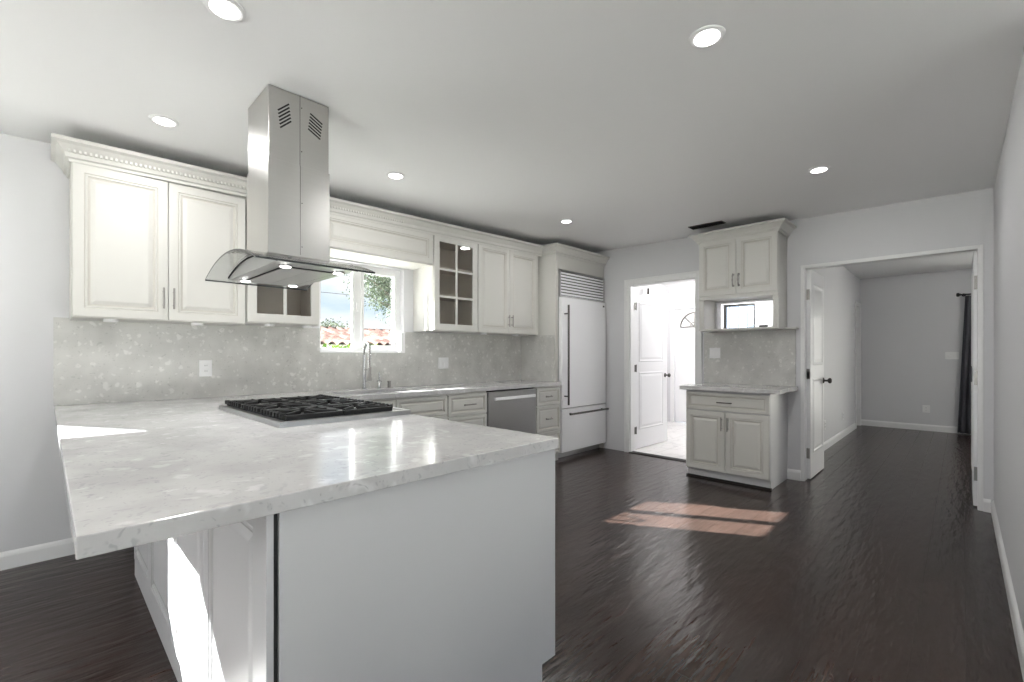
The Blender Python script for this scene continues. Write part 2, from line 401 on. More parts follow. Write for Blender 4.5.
def wall(name, plane, us, vs, holes, t0, t1, label, m='wall'):
    """plane 'x': constant X wall, u=Y ; plane 'y': constant Y wall, u=X"""
    us = sorted(us + [h[0] for h in holes] + [h[1] for h in holes]); vs = sorted(set(vs + [h[2] for h in holes] + [h[3] for h in holes]))
    us = sorted(set(us))
    def mask(i, j):
        cu = (us[i]+us[i+1])/2; cv = (vs[j]+vs[j+1])/2
        return not any(h[0] < cu < h[1] and h[2] < cv < h[3] for h in holes)
    f = (lambda u, v, t: (t, u, v)) if plane == 'x' else (lambda u, v, t: (u, t, v))
    return struct(MB().cells(us, vs, mask, f, t0, t1).build(name, M[m]), label)

WIN = (1.625, 2.45, 1.24, 2.05)
LDOOR = (-1.75, -0.55, 1.28, 2.05)
wall('wall_back', 'y', [-4.2, 8.2], [0, TOP], [WIN, LDOOR], SY, SY+0.13, 'grey painted wall behind the sink run')
D1 = (2.13, 2.965, 0.0, 2.095)
NI = (1.33, 1.90, 1.505, 1.78)
HO = (-0.105, 1.09, 0.0, 2.065)
wall('wall_far', 'x', [-3.3, SY], [0, TOP], [D1, NI, HO], FX, FX+0.12, 'grey painted wall with the two doorways')
wall('wall_right', 'y', [2.5, FX+0.12], [0, TOP], [], RY, RY-0.12, 'grey painted wall at the right edge')
wall('wall_return', 'x', [-3.3, RY-0.12], [0, TOP], [], 2.5, 2.62, 'wall behind the camera')
BW = (-1.6, 2.4, 0.05, 2.2)
wall('wall_rear', 'y', [-4.2, 2.62], [0, TOP], [BW], -3.3, -3.42, 'wall behind the camera')
LW = (-0.6, 2.0, 0.05, 2.15)
wall('wall_left', 'x', [-3.3, SY], [0, TOP], [LW], -4.05, -4.17, 'wall left of the frame')
# room beyond the wide opening
RW = (-2.5, -0.30, 0.05, 2.08)
wall('wall_hall_left', 'y', [FX+0.12, 8.2, 10.0], [0, TOP], [(9.45, 9.86, 0, 2.05)], 1.255, 1.37, 'left wall of the room beyond')
wall('wall_hall_right', 'y', [FX+0.12, 10.0], [0, TOP], [], -3.3, -3.42, 'right wall of the room beyond')
wall('wall_hall_end', 'x', [-3.3, 1.255], [0, TOP], [RW], 9.95, 10.07, 'end wall of the room beyond')
# laundry
LX = 8.0
LWN = (2.36, 2.86, 1.25, 2.06)
LDR = (3.0, 3.72, 0, 2.05)
wall('wall_utility_end', 'x', [1.37, SY], [0, TOP], [LWN, LDR], LX, LX+0.12, 'end wall of the bright room beyond the left doorway', 'wall')

# baseboards
BP = [(0, 0), (0.014, 0), (0.014, 0.075), (0.009, 0.088), (0.004, 0.095), (0, 0.1)]
def baseboard(name, path, label):
    return struct(MB().sweep(path, BP, lambda x, y: 0.0).build(name, M['trim']), label)
baseboard('baseboard_back', [(-3.9, SY), (0.36, SY)], 'white baseboard left of the peninsula')
baseboard('baseboard_right', [(2.52, RY)[:2], (FX, RY)][::-1], 'white baseboard along the right wall')
baseboard('baseboard_far', [(FX, -0.125), (FX, RY+0.014)], 'short white baseboard right of the wide opening')
baseboard('baseboard_far_middle', [(FX, 1.222), (FX, 1.11)], 'short white baseboard between cabinet and wide opening')
baseboard('baseboard_hall_left', [(5.26, 1.255), (9.38, 1.255)], 'white baseboard on the left wall of the room beyond')
baseboard('baseboard_hall_end', [(9.95, 1.255), (9.95, -0.28)], 'white baseboard on the end wall of the room beyond')

# casings and jambs
def casing(name, x, y0, y1, z1, wd, label, depth=0.016, jamb=True):
    b = MB()
    pr = lambda lo_, hi_, za, zb: b.box(x-depth, x, lo_, hi_, za, zb)
    pr(y0-wd, y0, 0, z1+wd); pr(y1, y1+wd, 0, z1+wd); pr(y0, y1, z1, z1+wd)
    if wd > 0.05:
        for (a_, c_, za, zb) in ((y0-wd, y0-wd+0.018, 0, z1+wd), (y1+wd-0.018, y1+wd, 0, z1+wd), (y0-wd+.018, y1+wd-.018, z1+wd-0.018, z1+wd)):
            b.box(x-depth-0.006, x-depth, a_, c_, za, zb)
    if jamb:
        b.box(x, x+0.12, y0-0.001, y0+0.012, 0, z1); b.box(x, x+0.12, y1-0.012, y1+0.001, 0, z1); b.box(x, x+0.12, y0+0.012, y1-0.012, z1-0.012, z1+0.001)
    return struct(b.build(name, M['trim'], bevel=0.002), label)
casing('trim_1', FX, D1[0], D1[1], D1[3], 0.068, 'white casing of the left doorway')
casing('trim_2', FX, HO[0], HO[1], HO[3], 0.020, 'thin white edge trim of the wide opening', 0.005)
# threshold of doorway
struct(MB().box(5.10, 5.20, D1[0], D1[1], 0.0, 0.008).build('trim_3', M['dark'], bevel=0.002), 'dark threshold strip of the left doorway')
# corner doorway in far room
b = MB()
b.box(9.39, 9.45, 1.238, 1.256, 0, 2.11).box(9.86, 9.92, 1.238, 1.256, 0, 2.11).box(9.45, 9.86, 1.238, 1.256, 2.05, 2.11)
b.box(9.45, 9.462, 1.256, 1.37, 0, 2.05).box(9.848, 9.86, 1.256, 1.37, 0, 2.05)
struct(b.build('trim_4', M['trim'], bevel=0.002), 'white casing of the narrow door in the far corner')
struct(MB().box(9.465, 9.845, 1.30, 1.335, 0.01, 2.045).build('door_5', M['doorw']), 'narrow white door in the corner of the room beyond')

# ------------------------------------------------------------------ windows
def window(name, plane, w0, w1, z0, z1, t0, t1, label, mull=None, fr=0.05, m='trim', glass_t=None):
    """plane 'y': u = X ; frame between t0..t1"""
    root = thing(name, label, None, ((w0+w1)/2, t0, z0) if plane == 'y' else (t0, (w0+w1)/2, z0), kind='structure')
    def bx(b_, a0, a1, c0, c1, s0, s1):
        if plane == 'y': b_.box(a0, a1, s0, s1, c0, c1)
        else: b_.box(s0, s1, a0, a1, c0, c1)
    b_ = MB()
    bx(b_, w0, w0+fr, z0, z1, t0, t1); bx(b_, w1-fr, w1, z0, z1, t0, t1)
    bx(b_, w0+fr, w1-fr, z0, z0+fr, t0, t1); bx(b_, w0+fr, w1-fr, z1-fr, z1, t0, t1)
    b_.build('window_frame', M[m], root, bevel=0.002)
    for mc in (mull or []):
        b2 = MB(); bx(b2, mc-0.04, mc+0.04, z0+fr, z1-fr, t0+0.004, t1-0.004); b2.build('mullion', M[m], root, bevel=0.002)
    tm = (t0+t1)/2; g = MB(); bx(g, w0+fr, w1-fr, z0+fr, z1-fr, tm-0.003, tm+0.003); g.build('glass_pane', M['glass'], root)
    return root
W1 = window('window_1', 'y', WIN[0], WIN[1], WIN[2], WIN[3], 3.955, 3.995, 'white framed sliding window over the sink', [2.0], 0.042)
b = MB(); b.box(2.035, 2.06, 3.935, 3.954, 1.285, 2.005); b.box(2.375, 2.405, 3.935, 3.954, 1.285, 2.005)
b.box(2.06, 2.375, 3.935, 3.954, 1.285, 1.312); b.box(2.06, 2.375, 3.935, 3.954, 1.978, 2.005)
b.build('sliding_sash', M['trim'], W1, bevel=0.002)
b = MB(); b.box(2.405, 2.45, 3.862, 3.934, 1.24, 1.44); b.box(1.625, 2.405, 3.872, 3.954, 1.24, 1.252)
b.build('window_sill', M['trim'], W1, bevel=0.002)
b = MB(); b.box(2.0-0.012, 2.0+0.012, 3.938, 3.955, 1.62, 1.70); b.build('sash_latch', M['plate'], W1, bevel=0.002)
window('window_2', 'y', LDOOR[0], LDOOR[1], LDOOR[2], LDOOR[3], 3.93, 3.99, 'window outside the left edge', [], 0.05)
window('added_window_3', 'y', BW[0], BW[1], BW[2], BW[3], -3.38, -3.34, 'added wide window behind the camera, for more daylight', [-0.6, 0.4, 1.4], 0.05)  # unseen window added to let more daylight reach the kitchen
window('added_window_4', 'x', LW[0], LW[1], LW[2], LW[3], -4.13, -4.09, 'added wide window left of the frame, for more daylight', [0.7], 0.05)  # added beyond the view as a further daylight source
window('window_5', 'x', RW[0], RW[1], RW[2], RW[3], 9.99, 10.03, 'glass door of the room beyond', [-1.4], 0.05)
W6 = window('window_6', 'x', LWN[0], LWN[1], LWN[2], LWN[3], LX+0.03, LX+0.07, 'small dark framed window of the bright room', None, 0.035, 'blackpl')
b = MB(); y0, y1, z0, z1, cw = LWN[0], LWN[1], LWN[2], LWN[3], 0.08
b.box(LX-0.016, LX, y0-cw, y0, z0-cw, z1+cw).box(LX-0.016, LX, y1, y1+cw, z0-cw, z1+cw).box(LX-0.016, LX, y0, y1, z1, z1+cw).box(LX-0.016, LX, y0, y1, z0-cw, z0)
b.build('window_casing', M['trim'], W6, bevel=0.002)

# ------------------------------------------------------------------ interior doors
ARCH = lambda w_, h_, r: [(0, 0), (w_, 0), (w_, h_-r)] + [(w_/2 + w_/2*math.cos(a), h_-r + r*math.sin(a)) for a in [math.pi*k/12 for k in range(1, 12)]] + [(0, h_-r)]
DR = [(0, 0), (0, 0.001), (0.010, 0.006), (0.018, 0.006), (0.030, 0.0008), (0.060, 0.006)]
def slab_door(name, p0, p1, z0, z1, th, label, arched=True):
    """leaf from hinge p0 to latch p1 (XY); thickness th to the left of p0->p1"""
    p0 = V(p0+(0,)); p1 = V(p1+(0,)); u = (p1-p0).normalized(); W_ = (p1-p0).length; nl = V((-u.y, u.x, 0)); up = V((0, 0, 1))
    root = thing(name, label, None, (p0.x, p0.y, z0), kind='structure')
    b_ = MB().obox((p0+p1)/2 + nl*th/2 + up*(z0+z1)/2, u, nl, up, W_/2, th/2, (z1-z0)/2)
    b_.build('door_leaf', M['doorw'], root, bevel=0.002)
    st = 0.115 if W_ > 0.7 else 0.09
    H_ = z1-z0
    for side in (1, -1):
        nrm = nl if side == 1 else -nl
        uu = -u if side == 1 else u          # u x v = n
        base = (p1 + nl*th) if side == 1 else p0
        bb = MB()
        bb.panel(base + uu*st + up*(z0+0.24), uu, up, nrm, rect(W_-2*st, H_*0.36), DR)
        bb.panel(base + uu*st + up*(z0+0.24+H_*0.36+0.13), uu, up, nrm, (ARCH(W_-2*st, H_-0.24-H_*0.36-0.13-0.13, 0.05) if arched else rect(W_-2*st, H_-0.24-H_*0.36-0.26)), DR)
        bb.build('door_panel', M['doorw'], root)
    return root, u, nl, up, p0, p1
def lever(root, pos, nrm, u, m='bronze'):
    pos = V(pos); nrm = V(nrm)
    b_ = MB().lathe(pos, [(0.030, 0), (0.030, 0.006), (0.024, 0.012), (0.011, 0.016), (0.010, 0.04), (0.020, 0.046), (0.029, 0.056), (0.029, 0.068), (0.018, 0.078), (0.0, 0.08)], nrm, 20)
    b_.build('door_knob', M[m], root, smooth=True)
def hinge(root, c, ux, uy, m='bronze', hw=0.018):
    c = V(c); b_ = MB(); b_.obox(c, ux, uy, (0, 0, 1), hw, 0.002, 0.045)
    b_.tube([c+V((0, 0, -0.048))+V(ux)*hw, c+V((0, 0, 0.048))+V(ux)*hw], 0.006, 8)
    b_.build('hinge', M[m], root)

d1, u, nl, up, p0, p1 = slab_door('door_1', (5.27, 2.985), (6.13, 2.955), 0.012, 2.09, 0.035, 'open white panel door in the left doorway')
lever(d1, p0 + u*0.80 + V((0, 0, 0.94)), -nl, u); lever(d1, p0 + u*0.80 + nl*0.035 + V((0, 0, 0.94)), nl, u)
for z in (0.26, 1.05, 1.84): hinge(d1, (5.245, 2.950, z), (1, 0, 0), (0, 1, 0), 'bronze', 0.02)
b = MB(); b.box(5.56, 5.572, 2.925, 2.958, 2.02, 2.10); b.build('hook', M['bronze'], d1)
d2, u, nl, up, p0, p1 = slab_door('door_2', (5.215, 1.045), (5.83, 1.045), 0.012, 2.055, 0.035, 'open white door leaf at the left side of the wide opening', False)
lever(d2, p0 + u*0.555 + V((0, 0, 0.95)), -nl, u); 
for z in (0.26, 1.035, 1.81):
    bb = MB(); bb.box(5.209, 5.2145, 1.052, 1.078, z-0.05, z+0.05); bb.build('hinge', M['nickel'], d2)
b = MB(); b.box(5.209, 5.2145, 1.05, 1.075, 0.99, 1.06); b.build('latch_plate', M['nickel'], d2)
d3, u, nl, up, p0, p1 = slab_door('door_3', (5.215, -0.105), (5.83, -0.105), 0.012, 2.055, 0.035, 'open white door leaf at the right side of the wide opening, seen edge on', False)
for z in (0.27, 1.035, 1.80):
    bb = MB(); bb.box(5.208, 5.2145, -0.098, -0.074, z-0.055, z+0.055); 
    for dz in (-0.035, 0, 0.035): bb.lathe((5.208, -0.086+0.006*(1 if dz else -1), z+dz), [(0.004, 0), (0.004, 0.0015), (0, 0.002)], (-1, 0, 0), 8)
    bb.build('hinge', M['nickel'], d3)
# exterior door in utility room, with fan light
DX = LX+0.03
d4 = thing('door_4', 'white entrance door with a fan shaped light in the bright room', None, (DX, 3.36, 0), kind='structure')
MB().box(DX, DX+0.04, LDR[0]+0.004, LDR[1]-0.004, 0.01, 2.045).build('door_leaf', M['doorw'], d4, bevel=0.002)
cyy, czz, rr = 3.36, 1.72, 0.25
b = MB()
b.tube([(DX-0.008, cyy+rr*math.cos(a), czz+rr*math.sin(a)) for a in [math.pi*k/20 for k in range(21)]], 0.014, 8)
b.tube([(DX-0.008, cyy-rr, czz), (DX-0.008, cyy+rr, czz)], 0.012, 8)
for a in (45, 90, 135): b.tube([(DX-0.006, cyy, czz), (DX-0.006, cyy+rr*math.cos(math.radians(a)), czz+rr*math.sin(math.radians(a)))], 0.009, 8)
b.tube([(DX-0.006, cyy+0.08*math.cos(a), czz+0.08*math.sin(a)) for a in [math.pi*k/10 for k in range(11)]], 0.008, 8)
b.build('fan_light_frame', M['nickel'], d4)
b = MB(); b.panel((DX-0.001, cyy+rr, czz), (0, -1, 0), (0, 0, 1), (-1, 0, 0), [(rr+rr*math.cos(math.pi+math.pi*0)+0, 0), (2*rr, 0)] + [(rr+rr*math.cos(math.pi*k/16), rr*math.sin(math.pi*k/16)) for k in range(1, 16)], [(0, 0), (0, 0.002)])
b.build('fan_light_glass', M['plate'], d4)
struct(MB().box(LX-0.016, LX, LDR[0]-0.07, LDR[0], 0, 2.12).box(LX-0.016, LX, LDR[1], LDR[1]+0.07, 0, 2.12).box(LX-0.016, LX, LDR[0], LDR[1], 2.05, 2.12).build('trim_5', M['trim'], bevel=0.002), 'white casing of the door with the fan light')

# ------------------------------------------------------------------ cabinets
CR = [(0, 0), (0, 0.016), (0.002, 0.019), (0.048, 0.019), (0.052, 0.014), (0.056, 0.016), (0.062, 0.016), (0.066, 0.010), (0.075, 0.009), (0.092, 0.015), (0.096, 0.016)]
CG = (4, 7, 8)
DRW = [(0, 0), (0, 0.016), (0.002, 0.019), (0.026, 0.019), (0.029, 0.013), (0.033, 0.015), (0.037, 0.009), (0.042, 0.009), (0.054, 0.015)]
DG = (4, 6, 7)
def face_axes(face):
    return {'-y': (V((1, 0, 0)), V((0, -1, 0))), '-x': (V((0, -1, 0)), V((-1, 0, 0))), '+x': (V((0, 1, 0)), V((1, 0, 0)))}[face]
def front(kind, face, o, w_, h_, root, m, name=None):
    """door / drawer front. o = lower left corner as seen from the front"""
    u_, n_ = face_axes(face)
    b_ = MB().panel(o, u_, (0, 0, 1), n_, rect(w_, h_), CR if kind == 'door' else DRW, CG if kind == 'door' else DG)
    return b_.build(name or kind, [M[m], M['glazew' if m == 'cabw' else 'glaze']], root)
def pull(parent, c, direction, length, nrm, m='nickel'):
    c = V(c); d = V(direction); n_ = V(nrm)
    b_ = MB().tube([c - d*length/2 + n_*0.028, c + d*length/2 + n_*0.028], 0.0055, 10)
    for s_ in (-1, 1): b_.tube([c + d*s_*length*0.32, c + d*s_*length*0.32 + n_*0.028], 0.0045, 8)
    return b_.build('handle', M[m], parent, smooth=False)
def ornate_pull(parent, c, direction, length, nrm):
    c = V(c); d = V(direction); n_ = V(nrm)
    pts = []; rs = []
    for k in range(13):
        t = k/12; pts.append(c + d*(t-0.5)*length + n_*(0.030 - 0.012*abs(2*t-1)**2)); rs.append(0.0045 + 0.003*abs(math.sin(t*math.pi*3)))
    b_ = MB().tube(pts, rs, 10)
    for s_ in (-1, 1):
        b_.tube([c + d*s_*length*0.42, c + d*s_*length*0.42 + n_*0.022], 0.005, 8)
        b_.lathe(c + d*s_*length*0.42, [(0.011, 0), (0.011, 0.002), (0.006, 0.006), (0, 0.007)], n_, 12)
    return b_.build('handle', M['nickel'], parent, smooth=True)

UF, UB = 3.561, SY-0.001       # upper box front / back
def upper_cab(label, x0, x1, z0, z1, ndoor, handles=True, group=None):
    r = thing('wall_cabinet', label, 'cabinet', ((x0+x1)/2, UB, z0), group)
    MB().box(x0, x1, UF, UB, z0, z1).build('body', M['cab'], r, bevel=0.002)
    g = 0.004; wd = (x1-x0-g*(ndoor+1))/ndoor
    for k in range(ndoor):
        ox = x0 + g + k*(wd+g)
        d = front('door', '-y', (ox, UF-0.001, z0+0.006), wd, z1-z0-0.025, r, 'cab')
        if handles:
            hx = ox + (wd-0.024 if k == 0 else 0.024)
            pull(d, (hx, UF-0.020, z0+0.14), (0, 0, 1), 0.13, (0, -1, 0))
    return r
upper_cab('cream two door wall cabinet left of the range hood', 0.10, 0.974, 1.432, 2.32, 2)
rc = upper_cab('cream two door wall cabinet left of the tall refrigerator', 3.113, 4.03, 1.452, 2.40, 2)
MB().box(4.03, 4.119, 3.60, UB, 1.452, 2.40).build('filler_strip', M['cab'], rc)

def glass_cab(label, x0, x1, z0, z1, door_side):
    r = thing('glass_door_cabinet', label, 'cabinet', ((x0+x1)/2, UB, z0))
    b_ = MB(); t = 0.018
    b_.box(x0, x0+t, UF, UB, z0, z1).box(x1-t, x1, UF, UB, z0, z1).box(x0+t, x1-t, UF, UB, z0, z0+t).box(x0+t, x1-t, UF, UB, z1-0.05, z1)
    b_.build('body', M['cab'], r, bevel=0.001)
    MB().box(x0+t, x1-t, UB-0.02, UB-0.001, z0+t, z1-0.05).box(x0+t, x0+t+0.003, UF+0.01, UB-0.02, z0+t, z1-.05).box(x1-t-0.003, x1-t, UF+0.01, UB-0.02, z0+t, z1-.05).box(x0+t+.003, x1-t-.003, UF+.01, UB-.02, z0+t, z0+t+.003).box(x0+t+.003, x1-t-.003, UF+.01, UB-.02, z1-.053, z1-.05).build('interior_lining', M['cabin'], r)
    for zz in (z0+(z1-z0)*0.36, z0+(z1-z0)*0.66): MB().box(x0+t+0.004, x1-t-0.004, UF+0.03, UB-0.021, zz, zz+0.016).build('shelf', M['cabin'], r)
    g = 0.004; a0 = x0+g; a1 = x1-g; c0 = z0+0.006; c1 = z1-0.019; fr = 0.062
    us = [a0, a0+fr, a1-fr, a1]; vs = [c0, c0+fr, c1-fr, c1]
    d = MB().cells(us, vs, lambda i, j: not (i == 1 and j == 1), lambda u_, v_, t_: (u_, t_, v_), UF-0.001, UF-0.020).build('door', M['cab'], r, bevel=0.003)
    mid = (a0+a1)/2; b_ = MB(); b_.box(mid-0.011, mid+0.011, UF-0.017, UF-0.008, c0+fr, c1-fr)
    H_ = (c1-c0-2*fr)/3
    for k in (1, 2):
        b_.box(a0+fr, mid-0.011, UF-0.017, UF-0.008, c0+fr+k*H_-0.010, c0+fr+k*H_+0.010); b_.box(mid+0.011, a1-fr, UF-0.017, UF-0.008, c0+fr+k*H_-0.010, c0+fr+k*H_+0.010)
    b_.build('muntins', M['cab'], d)
    MB().box(a0+fr, a1-fr, UF-0.0075, UF-0.0045, c0+fr, c1-fr).build('glass_pane', M['glass'], d)
    return r
glass_cab('cream cabinet with glass door partly behind the range hood, left of window', 0.978, 1.486, 1.447, 2.34, 'l')
gc = glass_cab('cream cabinet with six pane glass door right of the window', 2.56, 3.109, 1.452, 2.385, 'r')

r = thing('bridge_cabinet', 'long low cream cabinet front spanning above the sink window', 'cabinet', (2.02, UB, 2.065))
MB().box(1.488, 2.558, UF, UB, 2.065, 2.375).build('body', M['cab'], r, bevel=0.002)
front('door', '-y', (1.50, UF-0.001, 2.075), 1.05, 0.275, r, 'cab', 'front_panel')

# crown moulding along the whole run
CROWN = [(0, -0.11), (0.010, -0.11), (0.013, -0.094), (0.024, -0.088), (0.030, -0.066), (0.044, -0.050), (0.060, -0.030), (0.068, -0.026), (0.080, -0.020), (0.080, 0), (0, 0)]
cz = lambda x, y: 2.405 + 0.021*min(max(x, 0), 4.1)
root = thing('crown_moulding', 'cream crown moulding running over the sink wall cabinets to the refrigerator', 'moulding', (2.0, 3.55, 2.4))
MB().sweep([(0.10, SY-0.002), (0.10, 3.545), (4.118, 3.545), (4.118, 3.335), (5.128, 3.335)], CROWN, cz).build('cornice', M['cab'], root)
b = MB(); x = 0.085
while x < 2.2:
    z = cz(x, 0); b.box(x, x+0.011, 3.502, 3.516, z-0.066, z-0.046); x += 0.022
b.build('dentil_strip', [M['cab']], root)
# top filler so that nothing shows above doors

# tall refrigerator enclosure
r = thing('refrigerator_surround', 'tall cream cabinet surround enclosing the refrigerator', 'cabinet', (4.65, SY, 0))
MB().box(4.121, 4.172, 3.34, 3.888, 0.0, 2.40).build('side_panel', M['cab'], r, bevel=0.002)
MB().box(5.108, 5.127, 3.34, 3.888, 0.0, 2.40).build('side_panel', M['cab'], r, bevel=0.002)
MB().box(4.173, 5.107, 3.34, 3.888, 2.225, 2.40).build('header_panel', M['cab'], r, bevel=0.002)

r = thing('refrigerator', 'tall built in refrigerator with top louvre grille and bottom freezer drawer', 'refrigerator', (4.64, 3.6, 0))
fx0, fx1 = 4.180, 5.102
MB().box(fx0, fx1, 3.345, 3.87, 0.10, 2.215).build('body', M['steelh'], r)
b = MB()
b.box(fx0, fx0+0.014, 3.318, 3.344, 1.905, 2.215).box(fx1-0.014, fx1, 3.318, 3.344, 1.905, 2.215).box(fx0+.014, fx1-.014, 3.318, 3.344, 2.203, 2.215).box(fx0+.014, fx1-.014, 3.318, 3.344, 1.905, 1.917)
b.build('grille_frame', M['steelh'], r)
MB().box(fx0+.014, fx1-.014, 3.336, 3.344, 1.918, 2.202).build('grille_back', M['dark'], r)
b = MB()
for k in range(8):
    z = 1.936 + k*0.0350
    b.obox(((fx0+fx1)/2, 3.327, z), (1, 0, 0), (0, 0.96, 0.28), (0, -0.28, 0.96), (fx1-fx0)/2-0.015, 0.003, 0.0115)
b.build('grille_louvres', M['fridge'], r)
d = MB().box(fx0+0.004, fx1-0.004, 3.295, 3.344, 0.600, 1.895).build('door', M['fridge'], r, bevel=0.004)
b = MB().tube([(4.232, 3.235, 0.64), (4.232, 3.235, 1.80)], 0.012, 12)
for z in (0.74, 1.70): b.tube([(4.232, 3.235, z), (4.232, 3.296, z)], 0.008, 8)
b.build('handle', M['bronze'], d)
MB().box(5.03, 5.06, 3.292, 3.2955, 1.835, 1.855).build('badge', M['bronze'], d)
d = MB().box(fx0+0.004, fx1-0.004, 3.295, 3.344, 0.085, 0.582).build('drawer', M['fridge'], r, bevel=0.004)
b = MB().tube([(4.26, 3.235, 0.530), (5.06, 3.235, 0.530)], 0.012, 12)
for x in (4.33, 4.99): b.tube([(x, 3.235, 0.53), (x, 3.296, 0.53)], 0.008, 8)
b.build('handle', M['bronze'], d)
b = MB().box(fx0, fx1, 3.40, 3.44, 0.0, 0.08)
for k in range(4): b.box(fx0+0.02, fx1-0.02, 3.392, 3.40, 0.012+k*0.018, 0.020+k*0.018)
b.build('toe_grille', M['steelh'], r)

# base cabinets of the sink run
BF = 3.281
def base_cab(label, x0, x1, fronts, name='base_cabinet', m='cab'):
    r_ = thing(name, label, 'cabinet', ((x0+x1)/2, 3.6, 0))
    if x0 < 1.5:
        bb = MB().box(x0, x1, BF, SY-0.016, 0.10, 0.66).box(x0, x0+0.018, BF, SY-0.016, 0.6605, 0.872).box(x1-0.018, x1, BF, SY-0.016, 0.6605, 0.872).box(x0+0.018, x1-0.018, BF, BF+0.018, 0.6605, 0.872)
        bb.build('body', M[m], r_, bevel=0.001)
    else: MB().box(x0, x1, BF, SY-0.016, 0.10, 0.872).build('body', M[m], r_, bevel=0.001)
    MB().box(x0, x1, BF+0.07, SY-0.05, 0.0, 0.099).build('toe_kick', M[m], r_)
    for (kind, a0, a1, z0, z1, hd) in fronts:
        d_ = front(kind, '-y', (a0, BF-0.001, z0), a1-a0, z1-z0, r_, m)
        if hd == 'h': pull(d_, ((a0+a1)/2, BF-0.020, (z0+z1)/2), (1, 0, 0), 0.14, (0, -1, 0))
        if hd == 'o': ornate_pull(d_, ((a0+a1)/2, BF-0.017, (z0+z1)/2), (1, 0, 0), 0.10, (0, -1, 0))
        if hd == 'l': pull(d_, (a0+0.03, BF-0.020, z1-0.12), (0, 0, 1), 0.13, (0, -1, 0))
        if hd == 'r': pull(d_, (a1-0.03, BF-0.020, z1-0.12), (0, 0, 1), 0.13, (0, -1, 0))
    return r_
base_cab('cream base cabinet with false drawer fronts under the sink', 1.46, 2.508,
         [('drawer', 1.466, 1.982, 0.69, 0.858, None), ('drawer', 1.988, 2.502, 0.69, 0.858, None), ('door', 1.466, 1.982, 0.11, 0.682, 'r'), ('door', 1.988, 2.502, 0.11, 0.682, 'l')])
base_cab('cream drawer cabinet between the sink and the dishwasher', 2.512, 2.985,
         [('drawer', 2.518, 2.979, 0.665, 0.858, 'h'), ('drawer', 2.518, 2.979, 0.39, 0.655, 'h'), ('drawer', 2.518, 2.979, 0.11, 0.38, 'h')])
base_cab('narrow cream drawer cabinet between the dishwasher and refrigerator', 3.702, 4.118,
         [('drawer', 3.71, 4.11, 0.665, 0.858, 'o'), ('drawer', 3.71, 4.11, 0.375, 0.655, 'o'), ('drawer', 3.71, 4.11, 0.11, 0.365, 'o')])
r = thing('dishwasher', 'stainless steel dishwasher with a bar handle under the counter', 'dishwasher', (3.345, 3.6, 0))
MB().box(2.99, 3.698, 3.30, 3.85, 0.10, 0.87).build('body', M['dark'], r)
MB().box(2.99, 3.698, 3.36, 3.80, 0, 0.099).build('toe_panel', M['dark'], r)
d = MB().box(3.0, 3.69, 3.262, 3.299, 0.11, 0.858).build('door', M['steelh'], r, bevel=0.004)
b = MB().box(3.05, 3.64, 3.215, 3.232, 0.775, 0.805).box(3.07, 3.09, 3.232, 3.262, 0.78, 0.80).box(3.60, 3.62, 3.232, 3.262, 0.78, 0.80)
b.build('handle', M['fridge'], d, bevel=0.004)

# peninsula cabinet
PX0, PX1, PY0 = 0.36, 1.305, 1.095
r = thing('peninsula_cabinet', 'white peninsula cabinet block with plain end panel and doors under the overhang', 'cabinet', (0.83, 2.1, 0))
b = MB().box(PX0, PX1, PY0, 3.278, 0.10, 0.872); b.build('body', M['cabw'], r)
MB().box(PX0+0.0, 1.235, PY0, 3.278, 0.0, 0.099).build('plinth', M['cabw'], r)
us = [0.362, 1.252, 1.326]; vs = [0, 0.105, 0.872]
MB().cells(us, vs, lambda i, j: not (i == 1 and j == 0), lambda u_, v_, t_: (u_, t_, v_), 1.093, 1.076).build('end_panel', M['cabw'], r, bevel=0.0015)
MB().box(0.352, 0.3598, 1.082, 1.10, 0.0, 0.872).build('end_gap_strip', M['dark'], r)
MB().box(0.336, 0.3515, 1.080, 1.128, 0.0, 0.872).build('corner_stile', M['cabw'], r, bevel=0.001)
ys = [1.134, 1.663, 2.192, 2.721, 3.25]
for k in range(4):
    d = front('door', '-x', (PX0-0.001, ys[k+1]-0.004, 0.10), ys[k+1]-ys[k]-0.006, 0.765, r, 'cabw')
    hy = ys[k]+0.035 if k % 2 else ys[k+1]-0.035
    if k in (0, 1): pull(d, (PX0-0.020, ys[1]+(-0.03 if k == 0 else 0.03), 0.76), (0, 0, 1), 0.13, (-1, 0, 0))
    else: pull(d, (PX0-0.020, ys[3]+(-0.03 if k == 2 else 0.03), 0.76), (0, 0, 1), 0.13, (-1, 0, 0))
MB().box(0.345, 0.3588, 1.13, 3.27, 0.0, 0.098).build('base_rail', M['cabw'], r)
ys = [1.12, 1.74, 2.36, 2.98]
for k in range(3):
    d = front('drawer', '+x', (PX1+0.001, ys[k]+0.004, 0.665), 0.612, 0.195, r, 'cabw'); pull(d, (PX1+0.02, ys[k]+0.31, 0.76), (0, 1, 0), 0.14, (1, 0, 0))
    d = front('door', '+x', (PX1+0.001, ys[k]+0.004, 0.11), 0.612, 0.545, r, 'cabw')

# countertop (L shaped) with sink opening
CTF = 3.25
us = [0.035, 1.33, 1.62, 2.34, 4.119]; vs = [1.062, CTF, 3.36, 3.74, SY-0.001]
def cmask(i, j):
    if i == 0: return True
    if j == 0: return False
    return not (i == 2 and j == 2)
ct = MB().cells(us, vs, cmask, lambda u_, v_, t_: (u_, v_, t_), 0.874, 0.914).build('countertop', M['counter'], bevel=0.003)
tag(ct, 'glossy white quartz L shaped countertop covering the peninsula and sink run', 'countertop')

